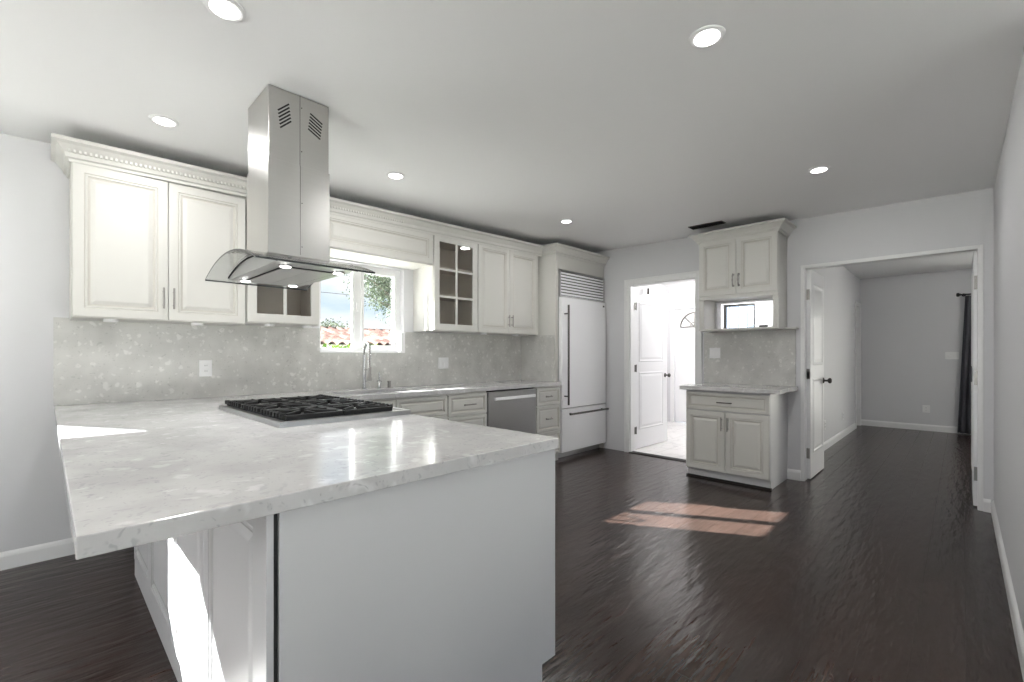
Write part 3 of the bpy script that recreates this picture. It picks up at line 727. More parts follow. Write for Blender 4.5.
r = thing('sink', 'stainless steel undermount sink below the window', 'sink', (1.98, 3.55, 0.66))
b = MB(); x0, x1, y0, y1 = 1.62, 2.34, 3.36, 3.74
b.box(x0-0.012, x0-0.001, y0-0.012, y1+0.012, 0.68, 0.8735).box(x1+0.001, x1+0.012, y0-0.012, y1+0.012, 0.68, 0.8735).box(x0-.001, x1+.001, y0-0.012, y0-0.001, 0.68, 0.8735).box(x0-.001, x1+.001, y1+.001, y1+0.012, 0.68, 0.8735).box(x0-0.001, x1+0.001, y0-.001, y1+.001, 0.675, 0.69)
b.build('basin', M['steelh'], r)
MB().lathe((1.98, 3.55, 0.69), [(0.045, 0), (0.045, 0.003), (0.03, 0.004), (0.028, 0.001), (0, 0.001)]).build('drain', M['chrome'], r)

# backsplash
us = [0.032, WIN[0], 2.452, 4.104]; vs = [0.9145, 1.24, 1.4465]
r = thing('backsplash', 'grey stone chip quartz backsplash along the sink wall and refrigerator side', 'backsplash', (2.0, SY, 0.915))
MB().cells(us, vs, lambda i, j: not (i == 1 and j == 1), lambda u_, v_, t_: (u_, t_, v_), SY-0.0005, SY-0.015).build('wall_slab', M['splash'], r)
MB().box(4.105, 4.120, 3.345, SY-0.0155, 0.9145, 1.4515).build('return_slab', M['splash'], r)

# outlets
def outlet(label, face, c, w_, h_, sw=0, group=None):
    u_, n_ = face_axes(face); c = V(c); upv = V((0, 0, 1))
    name = 'light_switch' if sw else 'power_outlet'
    r_ = thing(name, label, 'switch' if sw else 'outlet', tuple(c), group)
    MB().panel(c - u_*w_/2 - upv*h_/2, u_, upv, n_, rect(w_, h_), [(0, 0), (0, 0.003), (0.003, 0.005)]).build('cover_plate', M['plate'], r_)
    if sw:
        for k in range(sw):
            cc = c + u_*((k-(sw-1)/2)*0.045)
            MB().panel(cc - u_*0.016 - upv*0.033 + n_*0.0052, u_, upv, n_, rect(0.032, 0.066), [(0, 0), (0, 0.002), (0.004, 0.004)]).build('rocker', M['plate'], r_)
    else:
        for dz in (-0.02, 0.02):
            f_ = MB().panel(c - u_*0.016 + upv*(dz-0.014) + n_*0.0052, u_, upv, n_, rect(0.032, 0.028), [(0, 0), (0, 0.001), (0.001, 0.002)]).build('socket', M['plate'], r_)
            b_ = MB()
            for du in (-0.006, 0.006): b_.obox(c + u_*du + upv*dz + n_*0.0075, u_, n_, upv, 0.0012, 0.0006, 0.005)
            b_.build('slots', M['dark'], f_)
    return r_
outlet('white outlet on the backsplash left of the cooktop', '-y', (0.805, SY-0.0152, 1.125), 0.078, 0.118)
outlet('white double switch plate on the backsplash right of the sink window', '-y', (2.92, SY-0.0152, 1.135), 0.13, 0.118, 2)
outlet('white outlet on the grey stone panel above the small counter', '-x', (FX-0.0152, 1.917, 1.242), 0.115, 0.115, 2)
outlet('white triple switch plate on the end wall beside the curtain', '-x', (9.9495, 0.10, 1.212), 0.155, 0.115, 3)
outlet('white outlet low on the end wall of the room beyond', '-x', (9.9495, 0.40, 0.35), 0.09, 0.118)
outlet('nearer of the two outlets low on the left wall of the room beyond', '-y', (7.03, 1.2545, 0.315), 0.08, 0.118)
outlet('farther of the two outlets low on the left wall of the room beyond', '-y', (8.29, 1.2545, 0.315), 0.08, 0.118)

# ------------------------------------------------------------------ cooktop
r = thing('cooktop', 'stainless steel gas cooktop with black cast iron grates set in the peninsula', 'cooktop', (1.0, 2.50, 0.914))
KX0, KX1, KY0, KY1 = 0.682, 1.322, 2.025, 2.99
b = MB()
b.panel((KX0, KY0, 0.9142), (1, 0, 0), (0, 1, 0), (0, 0, 1), rect(KX1-KX0, KY1-KY0), [(0, 0), (0.0, 0.003), (0.002, 0.022), (0.004, 0.024), (0.028, 0.024), (0.034, 0.016), (0.04, 0.014)])
b.build('tray', M['steelh'], r, bevel=0)
gx0, gx1 = 0.718, 1.238
gw = (gx1-gx0)/2; gl = 0.300
for gi in range(2):
    for gk in range(3):
        x0 = gx0 + gi*gw; x1 = x0+gw-0.006; y0 = KY0+0.034+gk*(gl+0.004); y1 = y0+gl; zt = 0.960; hw = 0.007; hh = 0.024
        cx_, cy_ = (x0+x1)/2, (y0+y1)/2; br_ = (0.034, 0.046, 0.038)[(gk+gi) % 3]
        bu = MB().lathe((cx_, cy_, 0.928), [(br_+0.012, 0), (br_+0.012, 0.005), (br_, 0.008), (br_, 0.011), (0, 0.011)]).build('burner', M['nickel'], r)
        MB().lathe((cx_, cy_, 0.9392), [(br_*0.85, 0), (br_*0.85, 0.004), (br_*0.7, 0.006), (0, 0.007)]).build('burner_cap', M['black'], bu)
        b = MB()
        b.box(x0, x1, y0, y0+2*hw, zt-hh, zt).box(x0, x1, y1-2*hw, y1, zt-hh, zt)
        b.box(x0, x0+2*hw, y0+2*hw, y1-2*hw, zt-hh, zt).box(x1-2*hw, x1, y0+2*hw, y1-2*hw, zt-hh, zt)
        for a in range(8):
            an = a*math.pi/4; dx, dy = math.cos(an), math.sin(an); lim = 10
            if abs(dx) > 1e-6: lim = min(lim, ((x1-x0)/2-2*hw)/abs(dx))
            if abs(dy) > 1e-6: lim = min(lim, ((y1-y0)/2-2*hw)/abs(dy))
            m0 = V((cx_+dx*0.03, cy_+dy*0.03, zt-0.006)); m1 = V((cx_+dx*lim, cy_+dy*lim, zt-0.006))
            b.obox((m0+m1)/2, (dx, dy, 0), (-dy, dx, 0), (0, 0, 1), (m1-m0).length/2, 0.006, 0.011)
        for j in range(7):
            yy = y0+0.03+j*0.04
            if gi == 0: b.obox((x0-0.004, yy, zt-0.003), (1, 0, 0), (0, 1, 0), (0, 0, 1), 0.012, 0.008, 0.010)
            else: b.obox((x1+0.004, yy, zt-0.003), (1, 0, 0), (0, 1, 0), (0, 0, 1), 0.012, 0.008, 0.010)
        for (fx_, fy_) in ((x0+hw, y0+hw), (x1-hw, y0+hw), (x0+hw, y1-hw), (x1-hw, y1-hw)): b.box(fx_-hw, fx_+hw, fy_-hw, fy_+hw, 0.929, zt-hh)
        b.build('grate', M['black'], r, bevel=0.0015)
for k in range(5):
    MB().lathe((1.268, 2.26+k*0.115, 0.929), [(0.018, 0), (0.018, 0.006), (0.015, 0.020), (0.013, 0.024), (0, 0.024)]).build('knob', M['blackpl'], r)

# ------------------------------------------------------------------ range hood
r = thing('range_hood', 'stainless steel island range hood with curved glass canopy above the cooktop', 'range hood', (0.857, 2.42, 1.63))
HX0, HX1, HY0, HY1 = 0.712, 1.0, 2.265, 2.575
zt = ceil_z(HX0, HY0)-0.001
MB().box(HX0+0.004, HX1-0.004, HY0+0.004, HY1-0.004, 2.12, zt).build('upper_chimney', M['steel'], r, bevel=0.0015)
MB().box(HX0, HX1, HY0, HY1, 1.69, 2.13).build('lower_chimney', M['steel'], r, bevel=0.0015)
xm = (HX0+HX1)/2
MB().box(xm-0.001, xm+0.001, HY0+0.0025, HY0+0.004, 2.131, zt).box(xm-0.001, xm+0.001, HY0-0.0012, HY0, 1.70, 2.13).build('seam', M['bronze'], r)
for (c0, sg) in ((0.785, 1), (0.93, -1)):
    b = MB()
    yv = HY0+0.0035
    for k in range(-3, 3):
        L = 0.034
        d = V((1, 0, 0.95 if sg > 0 else -0.55)).normalized(); nn = V((-d.z, 0, d.x))
        b.obox(V((c0, yv, 2.352)) + V((0, 0, 1))*k*0.0155 + V((k*0.002*(-sg), 0, 0)), d, (0, 1, 0), nn, L, 0.0008, 0.0034)
    b.build('vent_slots', M['dark'], r)
for z in (1.74, 1.95, 2.2, 2.41): MB().lathe((xm+0.008, HY0-(0 if z < 2.13 else -0.004), z), [(0.003, 0), (0.003, 0.001), (0, 0.0015)], (0, -1, 0), 8).build('screw', M['bronze'], r)
# curved glass, arch along Y
GX0, GX1, GY0, GY1 = 0.588, 1.112, 2.015, 2.845
gm = (GY0+GY1)/2; sag = 0.080; ze = 1.615
def gz(y): return ze + sag*(1-((y-gm)/((GY1-GY0)/2))**2)
b = MB(); N = 32; top = []; bot = []
for k in range(N+1):
    y = GY0 + (GY1-GY0)*k/N
    xs = (GX0, GX1)
    top.append([b.bm.verts.new((x_, y, gz(y)+0.004)) for x_ in xs]); bot.append([b.bm.verts.new((x_, y, gz(y)-0.004)) for x_ in xs])
for k in range(N):
    b.mi = 0
    b.face([top[k][0], top[k][1], top[k+1][1], top[k+1][0]]); b.face([bot[k+1][0], bot[k+1][1], bot[k][1], bot[k][0]])
    b.mi = 1
    for e in (0, 1): b.face([top[k][e], top[k+1][e], bot[k+1][e], bot[k][e]])
b.mi = 1; b.face([top[0][0], bot[0][0], bot[0][1], top[0][1]]); b.face([top[N][0], top[N][1], bot[N][1], bot[N][0]])
b.build('glass_canopy', [M['hglass'], M['gedge']], r)
# body under the glass (arched top)
BX0, BX1, BY0, BY1, BZ = 0.682, 1.035, 2.05, 2.78, 1.618
b = MB(); N = 20; L0 = []
rows = []
for k in range(N+1):
    y = BY0 + (BY1-BY0)*k/N
    zt_ = gz(y)-0.008
    rows.append([b.bm.verts.new((x_, y, z_)) for (x_, z_) in ((BX0, min(BZ, zt_-.004)), (BX1, min(BZ, zt_-.004)), (BX1, zt_), (BX0, zt_))])
for k in range(N):
    for j in range(4): b.face([rows[k][j], rows[k][(j+1) % 4], rows[k+1][(j+1) % 4], rows[k+1][j]])
b.face(rows[0][::-1]); b.face(rows[-1]); b.build('body', M['steelh'], r)
b = MB()
for xx in (BX0-0.002, BX1+0.002):
    b.tube([(xx, BY0+(BY1-BY0)*k/16, gz(BY0+(BY1-BY0)*k/16)-0.009) for k in range(17)], 0.004, 6)
b.build('gasket', M['dark'], r)
b = MB(); z = BZ-0.002
b.box(0.742, 0.748, 2.16, 2.70, z-0.001, BZ-0.0002).box(0.982, 0.988, 2.16, 2.70, z-0.001, BZ-0.0002).box(0.748, 0.982, 2.694, 2.70, z-.001, BZ-.0002).box(0.748, 0.982, 2.16, 2.166, z-.001, BZ-.0002)
b.build('filter_gap', M['dark'], r)
MB().box(0.750, 0.864, 2.168, 2.692, BZ-0.006, BZ-0.0005).box(0.866, 0.98, 2.168, 2.692, BZ-0.006, BZ-0.0005).build('filter_panel', M['steelh'], r, bevel=0.001)
for (lx, ly) in ((0.745, 2.14), (0.985, 2.14), (0.745, 2.715), (0.985, 2.715)):
    l_ = MB().lathe((lx, ly, BZ-0.0005), [(0.030, 0), (0.030, -0.004), (0.026, -0.006), (0.0, -0.006)], (0, 0, 1), 20).build('lamp_ring', M['chrome'], r)
    MB().lathe((lx, ly, BZ-0.0068), [(0.022, 0), (0.022, -0.002), (0, -0.003)], (0, 0, 1), 16).build('lamp_lens', M['lens'], l_)
    ld = bpy.data.lights.new('hood_lamp', 'SPOT'); ld.energy = 3.0; ld.spot_size = math.radians(100); ld.spot_blend = 0.6; ld.shadow_soft_size = 0.02
    lo_ = bpy.data.objects.new('hood_lamp', ld); COL.objects.link(lo_); lo_.location = (lx, ly, BZ-0.02); child(lo_, r); 
for (sx, sy) in ((0.745, 2.09), (1.035, 2.10)): MB().lathe((sx, sy, gz(sy)+0.004), [(0.008, 0), (0.008, 0.005), (0.005, 0.008), (0, 0.009)], (0, 0, 1), 12).build('glass_bolt', M['chrome'], r)

# ------------------------------------------------------------------ faucet, spray tap, dispenser
r = thing('faucet', 'tall chrome pull down spring faucet at the sink', 'faucet', (1.985, 3.79, 0.914))
fx, fy = 1.985, 3.79
b = MB().lathe((fx, fy, 0.9142), [(0.026, 0), (0.026, 0.006), (0.018, 0.012), (0.014, 0.02), (0.014, 0.30), (0.010, 0.31), (0, 0.31)])
b.build('column', M['chrome'], r, smooth=False)
pts = [(fx, fy, 1.215)] + [(fx-0.02*(1-math.cos(a)), fy-0.085*(1-math.cos(a)), 1.25+0.075*math.sin(a)) for a in [math.pi*k/14 for k in range(15)]] + [(fx-0.04, fy-0.17, 1.12)]
MB().tube(pts, 0.008, 10).build('hose', M['nickel'], r, smooth=True)
# spring coil round the hose
def along(pts_, t):
    P_ = [V(p) for p in pts_]; ls = [(P_[i+1]-P_[i]).length for i in range(len(P_)-1)]; L_ = sum(ls)*t
    for i, l in enumerate(ls):
        if L_ <= l: return P_[i].lerp(P_[i+1], L_/l), (P_[i+1]-P_[i]).normalized()
        L_ -= l
    return P_[-1], (P_[-1]-P_[-2]).normalized()
coil = []
for k in range(360):
    p, t = along(pts, k/360.0); sd = V((0.97, -0.23, 0)); w_ = t.cross(sd).normalized(); u_ = w_.cross(t)
    a = k*2*math.pi/12; coil.append(p + (u_*math.cos(a)+w_*math.sin(a))*0.013)
MB().tube(coil, 0.0022, 5).build('spring', M['chrome'], r, smooth=True)
MB().lathe((fx-0.04, fy-0.17, 1.12), [(0.013, 0), (0.016, -0.01), (0.016, -0.08), (0.02, -0.10), (0.02, -0.12), (0, -0.12)]).build('spray_head', M['nickel'], r, smooth=False)
MB().tube([(fx, fy, 1.09), (fx-0.036, fy-0.155, 1.09)], 0.006, 8).build('holder_arm', M['chrome'], r)
MB().tube([(fx+0.012, fy, 0.985), (fx+0.045, fy-0.02, 0.99), (fx+0.055, fy-0.025, 1.05)], 0.006, 8).build('lever', M['chrome'], r)
r = thing('filter_tap', 'small chrome side tap with lever right of the tall faucet', 'faucet', (2.13, 3.79, 0.914))
MB().lathe((2.13, 3.79, 0.9142), [(0.022, 0), (0.022, 0.004), (0.012, 0.012), (0.012, 0.055), (0.022, 0.06), (0.022, 0.07), (0.008, 0.08), (0.006, 0.15), (0, 0.15)]).build('post', M['chrome'], r)
MB().tube([(2.13, 3.79, 0.975), (2.10, 3.73, 0.985), (2.09, 3.70, 0.975)], 0.007, 8).build('spout', M['chrome'], r)
r = thing('soap_dispenser', 'short brushed metal soap dispenser on the sink counter', 'soap dispenser', (2.235, 3.79, 0.914))
MB().lathe((2.235, 3.79, 0.9142), [(0.022, 0), (0.022, 0.004), (0.016, 0.008), (0.016, 0.055), (0.018, 0.058), (0.018, 0.066), (0, 0.068)]).build('pump_body', M['nickel'], r)
MB().tube([(2.235, 3.79, 0.97), (2.225, 3.755, 0.975)], 0.005, 8).build('nozzle', M['nickel'], r)

# ------------------------------------------------------------------ hutch base, top, upper
HBX, HYa, HYb = 4.551, 1.222, 1.987
r = thing('hutch_base_cabinet', 'white base cabinet with one drawer over two doors between the doorways', 'cabinet', (4.84, 1.60, 0))
MB().box(HBX, FX-0.001, HYa, HYb, 0.085, 0.872).build('body', M['cabw'], r, bevel=0.001)
MB().box(HBX+0.03, FX-0.001, HYa+0.002, HYb-0.002, 0.0, 0.084).build('toe_kick', M['cabw'], r)
MB().box(HBX+0.004, HBX+0.034, HYa-0.006, HYb+0.004, 0.0, 0.018).build('shoe_strip', M['dark'], r)
d = front('drawer', '-x', (HBX-0.001, HYb-0.004, 0.682), HYb-HYa-0.008, 0.172, r, 'cab'); pull(d, (HBX-0.020, 1.604, 0.765), (0, 1, 0), 0.14, (-1, 0, 0), 'bronze')
hw = (HYb-HYa-0.012)/2
for k in range(2):
    oy = HYb-0.004-k*(hw+0.004)
    d = front('door', '-x', (HBX-0.001, oy, 0.095), hw, 0.578, r, 'cab')
    pull(d, (HBX-0.020, oy-(hw-0.026 if k == 0 else 0.026), 0.56), (0, 0, 1), 0.13, (-1, 0, 0), 'nickel')
tag(MB().box(4.49, FX-0.001, 1.13, 2.035, 0.8735, 0.914).build('small_countertop', M['counter'], bevel=0.004), 'small white quartz countertop on the base cabinet between the doorways', 'countertop')
tag(MB().box(FX-0.015, FX-0.0005, 1.15, 2.035, 0.9145, 1.468).build('stone_panel', M['splash'], bevel=0.001), 'grey stone chip wall panel above the small countertop', 'backsplash')

HX = 4.821; a, c = 1.225, 1.965
r = thing('hutch_wall_cabinet', 'cream wall cabinet with two doors above an open see through shelf', 'cabinet', (4.97, 1.6, 1.47))
MB().box(HX, FX-0.001, a, c, 1.80, 2.41).build('body', M['cab'], r, bevel=0.001)
for ya in (a, c-0.045): MB().box(HX-0.002, FX-0.001, ya, ya+0.045, 1.49, 1.7995).build('side_panel', M['cab'], r, bevel=0.001)
MB().box(HX-0.012, FX-0.001, a-0.004, c+0.004, 1.470, 1.4895).build('shelf', M['cab'], r, bevel=0.002)
MB().box(5.02, FX-0.001, a-0.10, a-0.005, 1.470, 1.486).build('side_ledge', M['cab'], r, bevel=0.001)
MB().box(HX-0.016, HX-0.0005, a+0.001, c-0.001, 1.790, 1.822).build('bottom_rail', M['cab'], r, bevel=0.002)
hw = (c-a-0.012)/2
for k in range(2):
    oy = c-0.004-k*(hw+0.004)
    d = front('door', '-x', (HX-0.001, oy, 1.826), hw, 0.565, r, 'cab')
    ornate_pull(d, (HX-0.018, oy-(hw-0.024 if k == 0 else 0.024), 1.965), (0, 0, 1), 0.13, (-1, 0, 0))
MB().sweep([(FX-0.001, c), (HX-0.015, c), (HX-0.015, a), (FX-0.001, a)], [(o_, z_*0.85) for o_, z_ in CROWN], lambda x, y: 2.475).build('cornice', M['cab'], r)
tag(MB().tube([(5.00, 1.56, 1.4935), (4.96, 1.52, 1.50), (4.93, 1.46, 1.515), (4.91, 1.40, 1.525), (4.93, 1.34, 1.52), (4.97, 1.31, 1.502), (5.02, 1.31, 1.4945)], 0.004, 8).build('white_cord', M['plate'], smooth=True), 'thin white cord arching over the open shelf', 'cord')
tag(MB().box(4.90, 4.94, 1.345, 1.415, 1.4902, 1.512).build('power_adapter', M['blackpl'], bevel=0.003), 'small black power adapter on the open shelf', 'adapter')

# ------------------------------------------------------------------ recessed lights
def downlight(loc, label):
    r_ = thing('recessed_light', label, 'ceiling light', loc, 'recessed ceiling lights')
    x, y, z = loc
    b_ = MB().lathe(loc, [(0.054, 0), (0.066, 0), (0.066, -0.004), (0.056, -0.008), (0.047, -0.006), (0.047, 0)], (0, 0, 1), 32)
    b_.build('trim_ring', M['trim'], r_)
    MB().lathe((x, y, z-0.0065), [(0.0465, 0), (0.0465, -0.001), (0.04, -0.003), (0, -0.004)], (0, 0, 1), 32).build('lens', M['lens'], r_)
    ld = bpy.data.lights.new('downlight', 'AREA'); ld.shape = 'DISK'; ld.size = 0.12; ld.energy = DOWNLIGHT_W; ld.color = (1, 0.985, 0.97)
    lo_ = bpy.data.objects.new('downlight', ld); COL.objects.link(lo_); lo_.location = (x, y, z-0.016); child(lo_, r_)
    return r_
DL = [(0.445, 3.05, 'recessed ceiling light left of the hood, above the left wall cabinet'),
      (1.75, 2.88, 'recessed ceiling light just right of the hood chimney'),
      (3.60, 2.78, 'small recessed ceiling light near the refrigerator cornice'),
      (3.74, 0.70, 'recessed ceiling light nearest the wide opening'),
      (1.80, 0.705, 'largest recessed ceiling light, upper right of the photo'),
      (0.445, 1.865, 'recessed ceiling light cut by the top edge above the hood'),
      (-1.6, 2.6, 'recessed ceiling light in the dining side'), (-1.6, 0.2, 'recessed ceiling light in the dining side'), (-0.6, -1.8, 'recessed ceiling light in the dining side')]
d0 = None
for (x, y, lb) in DL:
    loc = (x, y, ceil_z(x, y)-0.0005)
    if d0 is None: d0 = downlight(loc, lb)
    else: copy_tree(d0, loc, lb)
# ceiling lamps added out of view to brighten the rooms beyond
def added_flush_lamp(loc, e, label):
    r_ = thing('added_ceiling_lamp', label, 'ceiling light', loc)
    MB().lathe(loc, [(0.16, 0), (0.16, -0.02), (0.15, -0.03), (0, -0.03)], (0, 0, 1), 28).build('base', M['trim'], r_)
    MB().lathe((loc[0], loc[1], loc[2]-0.031), [(0.14, 0), (0.13, -0.03), (0.08, -0.05), (0, -0.055)], (0, 0, 1), 28).build('shade', M['lens'], r_, smooth=True)
    ld = bpy.data.lights.new('added_lamp_light', 'POINT'); ld.energy = e; ld.shadow_soft_size = 0.12; ld.color = (1, 0.98, 0.96)
    lo_ = bpy.data.objects.new('added_lamp_light', ld); COL.objects.link(lo_); lo_.location = (loc[0], loc[1], loc[2]-0.25); child(lo_, r_)
added_flush_lamp((6.9, 2.55, 2.4995), 58, 'added unseen flush ceiling lamp brightening the room beyond the left doorway')

# globe pendant added out of view to brighten ceiling and walls
def pendant(loc, zc, e, label):
    r_ = thing('added_globe_pendant', label, 'added pendant lamp', (loc[0], loc[1], loc[2]), 'added globe pendants')
    x, y, z = loc
    MB().lathe((x, y, zc), [(0.06, 0), (0.06, -0.02), (0, -0.025)]).build('canopy', M['nickel'], r_)
    MB().tube([(x, y, zc-0.02), (x, y, z+0.17)], 0.005, 8).build('cord', M['blackpl'], r_)
    MB().lathe((x, y, z), [(0.16*math.sin(math.pi*k/16), 0.16*math.cos(math.pi*k/16)) for k in range(16, -1, -1)]).build('globe', M['lens'], r_, smooth=True)
    ld = bpy.data.lights.new('added_pendant_light', 'POINT'); ld.energy = e; ld.shadow_soft_size = 0.16; ld.color = (1, 0.98, 0.95)
    lo_ = bpy.data.objects.new('added_pendant_light', ld); COL.objects.link(lo_); lo_.location = (x, y, z-0.001); child(lo_, r_)
    lo_.location = (0,0,0); lo_.matrix_parent_inverse = Matrix.Identity(4); lo_.location = (0, 0, -0.35)
added_flush_lamp((7.4, -1.7, 2.5445), 20, 'added unseen flush ceiling lamp brightening the room beyond the wide opening')  # added fill lamp, hidden round the corner of the opening
pendant((-1.9, 1.0, 1.75), ceil_z(-1.9, 1.0), 16, 'added white globe pendant, unseen, brightening the room from the dining side')

# under cabinet pucks
def puck(loc, label):
    r_ = thing('puck_light', label, 'puck light', loc, 'puck lights under the wall cabinets')
    MB().lathe(loc, [(0.034, 0), (0.034, -0.012), (0.030, -0.016), (0, -0.016)], (0, 0, 1), 24).build('housing', M['plate'], r_, bevel=0)
    return r_
PK = [(0.27, 3.60, 1.4315, 'white puck light under the leftmost wall cabinet, left of its handles'), (0.70, 3.60, 1.4315, 'white puck light under the leftmost wall cabinet, right of its handles'),
      (1.15, 3.62, 1.4465, 'white puck light under the glass cabinet left of the window'), (1.42, 3.62, 1.4465, 'white puck light at the window side end of the left glass cabinet'),
      (3.24, 3.60, 1.4515, 'white puck light under the right two door wall cabinet, left one'), (3.72, 3.60, 1.4515, 'white puck light under the right two door wall cabinet, right one')]
k0 = None
for (x, y, z, lb) in PK:
    if k0 is None: k0 = puck((x, y, z), lb)
    else: copy_tree(k0, (x, y, z), lb)

# ceiling register
r = thing('ceiling_vent', 'dark slotted air register in the ceiling above the cabinet between the doorways', 'vent', (4.72, 1.85, ceil_z(4.72, 1.85)))
zz = ceil_z(4.72, 1.85)-0.003
MB().box(4.66, 4.78, 1.68, 2.02, zz-0.004, zz+0.002).build('frame', M['bronze'], r, bevel=0.001)
b = MB()
for k in range(5): b.box(4.672+k*0.021, 4.682+k*0.021, 1.69, 2.01, zz-0.009, zz-0.0045)
b.build('slats', M['dark'], r)

# curtain and rod in the room beyond
r = thing('curtain', 'charcoal floor length curtain bunched beside the triple switch on the end wall', 'curtain', (9.86, -0.2, 0))
b = MB(); NU, NV = 90, 24; grid = []
for j in range(NV+1):
    t = j/NV; z = 2.125 - t*2.105
    row = []
    for i in range(NU+1):
        s_ = i/NU; yy = (-0.045 + 0.085*t) - (0.40 + 0.06*t)*s_
        xx = 9.862 + (0.022 + 0.012*t)*math.sin(s_*math.pi*2*6.5 + 0.4*math.sin(t*3)) + 0.006*math.sin(s_*31+t*5)
        row.append(b.bm.verts.new((xx, yy, z)))
    grid.append(row)
for j in range(NV):
    for i in range(NU): b.face([grid[j][i], grid[j][i+1], grid[j+1][i+1], grid[j+1][i]])
o = b.build('drape', M['curtain'], r, smooth=True); sm = o.modifiers.new('th', 'SOLIDIFY'); sm.thickness = 0.004
r = thing('curtain_rod', 'black curtain rod with ball finial above the curtain on the end wall', 'curtain rod', (9.87, -1.3, 2.15))
MB().tube([(9.86, 0.0, 2.148), (9.86, -2.8, 2.148)], 0.011, 10).build('rod', M['blackpl'], r)
MB().lathe((9.86, 0.0, 2.148), [(0.012, 0), (0.020, 0.004), (0.012, 0.010), (0.026, 0.018), (0.032, 0.034), (0.026, 0.05), (0, 0.056)], (0, 1, 0), 16).build('finial', M['blackpl'], r, smooth=True)
for yy in (-0.03, -2.75): MB().tube([(9.86, yy, 2.148), (9.949, yy, 2.148)], 0.008, 8).lathe((9.949, yy, 2.148), [(0.025, 0), (0.025, 0.006), (0, 0.007)], (-1, 0, 0), 12).build('bracket', M['blackpl'], r)

# ------------------------------------------------------------------ outdoors
struct(MB().box(-40, 60, 4.05, 80, -0.6, -0.5).box(-40, 60, -60, -3.45, -0.6, -0.5).box(10.12, 60, -3.45, 4.05, -0.6, -0.5).box(-40, -4.22, -3.45, 4.05, -0.6, -0.5).build('ground', M['ground']), 'yard ground outside')
r = thing('neighbour_house', 'low neighbouring house with a clay tile roof seen through the window', 'house', (7, 14, -0.5))
rx0, rx1, ye, yr, zee, zr = 1.0, 13.0, 11.6, 14.2, 1.47, 2.02
MB().box(rx0+0.4, rx1-0.4, 12.0, 16.4, -0.5, 1.5).build('wall', M['ext'], r)
b = MB(); NX, NY = 1100, 12
pit = 0.27
rows = []
for j in range(NY+1):
    t = j/NY; y = ye+(yr-ye)*t; z = zee+(zr-zee)*t
    rows.append([b.bm.verts.new((rx0+(rx1-rx0)*i/NX, y, z + 0.10*abs(math.sin(math.pi*(rx1-rx0)*i/NX/pit)) )) for i in range(NX+1)])
for j in range(NY):
    for i in range(NX): b.face([rows[j][i], rows[j][i+1], rows[j+1][i+1], rows[j+1][i]])
b.build('roof', M['roof'], r)
b = MB(); b.tube([(rx0+k*0.4, yr+0.02, zr+0.02) for k in range(int((rx1-rx0)/0.4)+1)], 0.07, 10); b.build('ridge_tiles', M['roof'], r)
b = MB()
v = [b.bm.verts.new(p) for p in ((rx0, yr, zr-0.02), (rx1, yr, zr-0.02), (rx1, 16.8, zee), (rx0, 16.8, zee), (rx0, yr, zr-0.08), (rx1, yr, zr-0.08), (rx1, 16.8, zee-.06), (rx0, 16.8, zee-.06))]
for q in ((0, 1, 2, 3), (7, 6, 5, 4), (0, 4, 5, 1), (1, 5, 6, 2), (2, 6, 7, 3), (3, 7, 4, 0)): b.face([v[i] for i in q])
b.build('rear_roof', M['roof'], r)

def leaves(b_, n, fn, s0, s1):
    for _ in range(n):
        p = V(fn()); s_ = random.uniform(s0, s1)
        n_ = V((random.uniform(-1, 1), random.uniform(-1, 1), random.uniform(-1, 1))).normalized(); u_ = n_.orthogonal().normalized(); w_ = n_.cross(u_)
        vs_ = [b_.bm.verts.new(p+q_) for q_ in (-u_*s_, w_*s_*0.45, u_*s_, -w_*s_*0.45)]; b_.face(vs_)
r = thing('hedge', 'bright green clipped hedge outside the window below the roof', 'hedge', (4.8, 7.3, -0.5))
b = MB(); leaves(b, 9000, lambda: (random.uniform(2.3, 7.5), random.gauss(7.3, 0.22), random.uniform(0.3, 1.33+0.07*random.random())), 0.03, 0.06)
b.build('foliage', M['hedge'], r)
b = MB()
for k in range(14): b.tube([(2.5+k*0.36, 7.3, -0.5), (2.5+k*0.36+random.uniform(-.05, .05), 7.3, 1.1)], [0.025, 0.01], 6)
b.build('stems', M['bark'], r)
r = thing('tree', 'sparse grey green tree outside the right pane of the window', 'tree', (6.3, 9.4, -0.5))
b = MB(); tips = []
b.tube([(6.4, 9.4, -0.5), (6.35, 9.4, 1.0), (6.2, 9.4, 2.0), (6.0, 9.4, 3.0)], [0.14, 0.12, 0.10, 0.07], 10)
for k in range(26):
    z0 = random.uniform(1.7, 3.0); x0 = 6.3-(z0-1)*0.15
    an = random.uniform(0, 2*math.pi); L = random.uniform(0.7, 1.35)
    p0 = V((x0, 9.4, z0)); p1 = p0+V((math.cos(an)*L*0.5, math.sin(an)*L*0.5, 0.25*L)); p2 = p0+V((math.cos(an)*L, math.sin(an)*L, 0.55*L+random.uniform(-.2, .2)))
    b.tube([p0, p1, p2], [0.03, 0.018, 0.006], 6); tips += [p1, p2, p1.lerp(p2, 0.5)]
b.build('branches', M['bark'], r)
b = MB(); leaves(b, 9000, lambda: tuple(random.choice(tips)+V((random.gauss(0, .17), random.gauss(0, .17), random.gauss(0, .15)))), 0.02, 0.045)
b.build('foliage', M['leaf'], r)
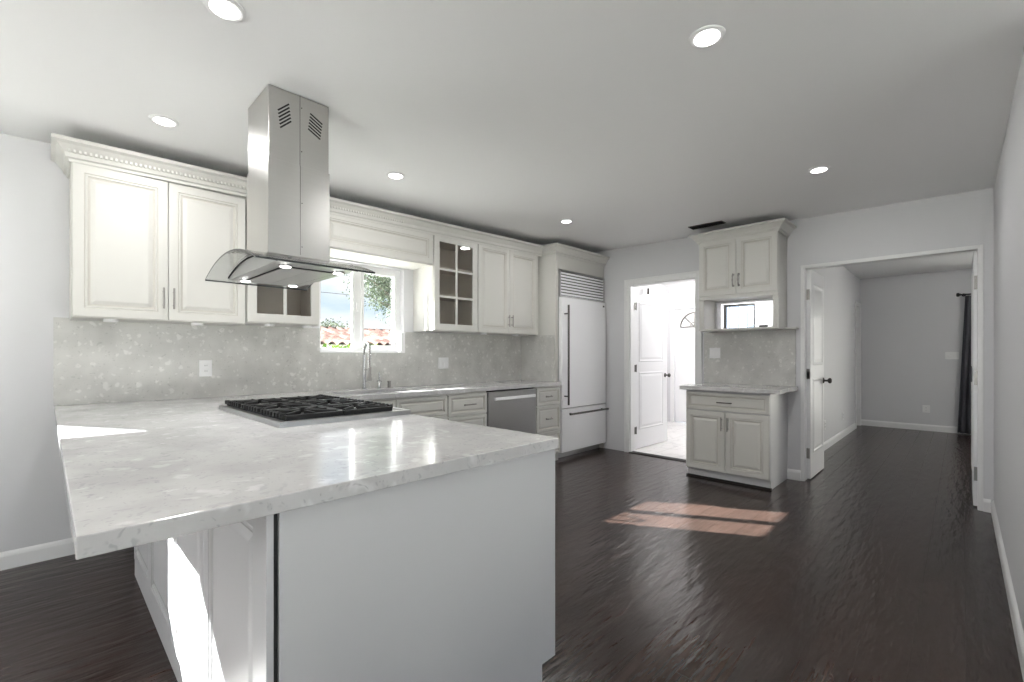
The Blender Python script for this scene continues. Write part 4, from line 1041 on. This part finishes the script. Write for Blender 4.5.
r = thing('distant_tree', 'small dark tree behind the neighbouring roof ridge', 'tree', (7.8, 18.5, -0.5))
b = MB(); b.tube([(7.8, 18.5, -0.5), (7.8, 18.5, 2.2)], [0.12, 0.08], 8)
tips = []
for k in range(16):
    an = random.uniform(0, 6.28); L = random.uniform(0.4, 1.2); p0 = V((7.8, 18.5, 1.9)); p1 = p0+V((math.cos(an)*L, math.sin(an)*L, random.uniform(.1, 0.7))); b.tube([p0, p1], [0.03, 0.01], 5); tips.append(p1)
b.build('branches', M['bark'], r)
b = MB(); leaves(b, 1200, lambda: tuple(random.choice(tips)+V((random.gauss(0, .2), random.gauss(0, .2), random.gauss(0, .12)))), 0.03, 0.07)
b.build('foliage', M['leaf'], r)
r = thing('power_line', 'thin overhead power lines crossing the sky outside the window', 'power line', (9, 22, 4))
for (dy, z0_) in ((0, 4.25),):
    MB().tube([(-4+k*2.2, 22+dy, z0_+0.10*((k-6)/6.0)**2) for k in range(13)], 0.013, 5).build('cable', M['dark'], r)
for xx in (-4, 22.4):
    MB().tube([(xx, 22.2, -0.5), (xx, 22.2, 5.2)], [0.16, 0.11], 8).build('utility_pole', M['bark'], r)

b = MB()
r = thing('garden_fence', 'blue grey board fence outside the small window of the bright room', 'fence', (9.6, 2.5, -0.5))
for k in range(24):
    b.box(9.6, 9.625, 1.5+k*0.165, 1.5+k*0.165+0.15, -0.5, 2.9)
b.build('boards', mat('blue_grey_fence_paint', rgb(92, 106, 124), 0.8), r)
b = MB().box(9.626, 9.67, 1.5, 5.4, 0.0, 0.09).box(9.626, 9.67, 1.5, 5.4, 2.3, 2.39)
b.build('rails', M['bark'], r)

r = thing('added_bounce_wall', 'added pale stucco wall bouncing sun into the glass door of the room beyond', 'garden wall', (13.5, -4, -0.5))  # sunlit reflector added so the glass door shines on the floor
MB().box(13.5, 13.7, -10, 1.0, -0.5, 3.0).build('wall_body', M['ext'], r)
MB().box(13.45, 13.75, -10, 1.0, 3.001, 3.08).build('coping', M['ext'], r, bevel=0.01)
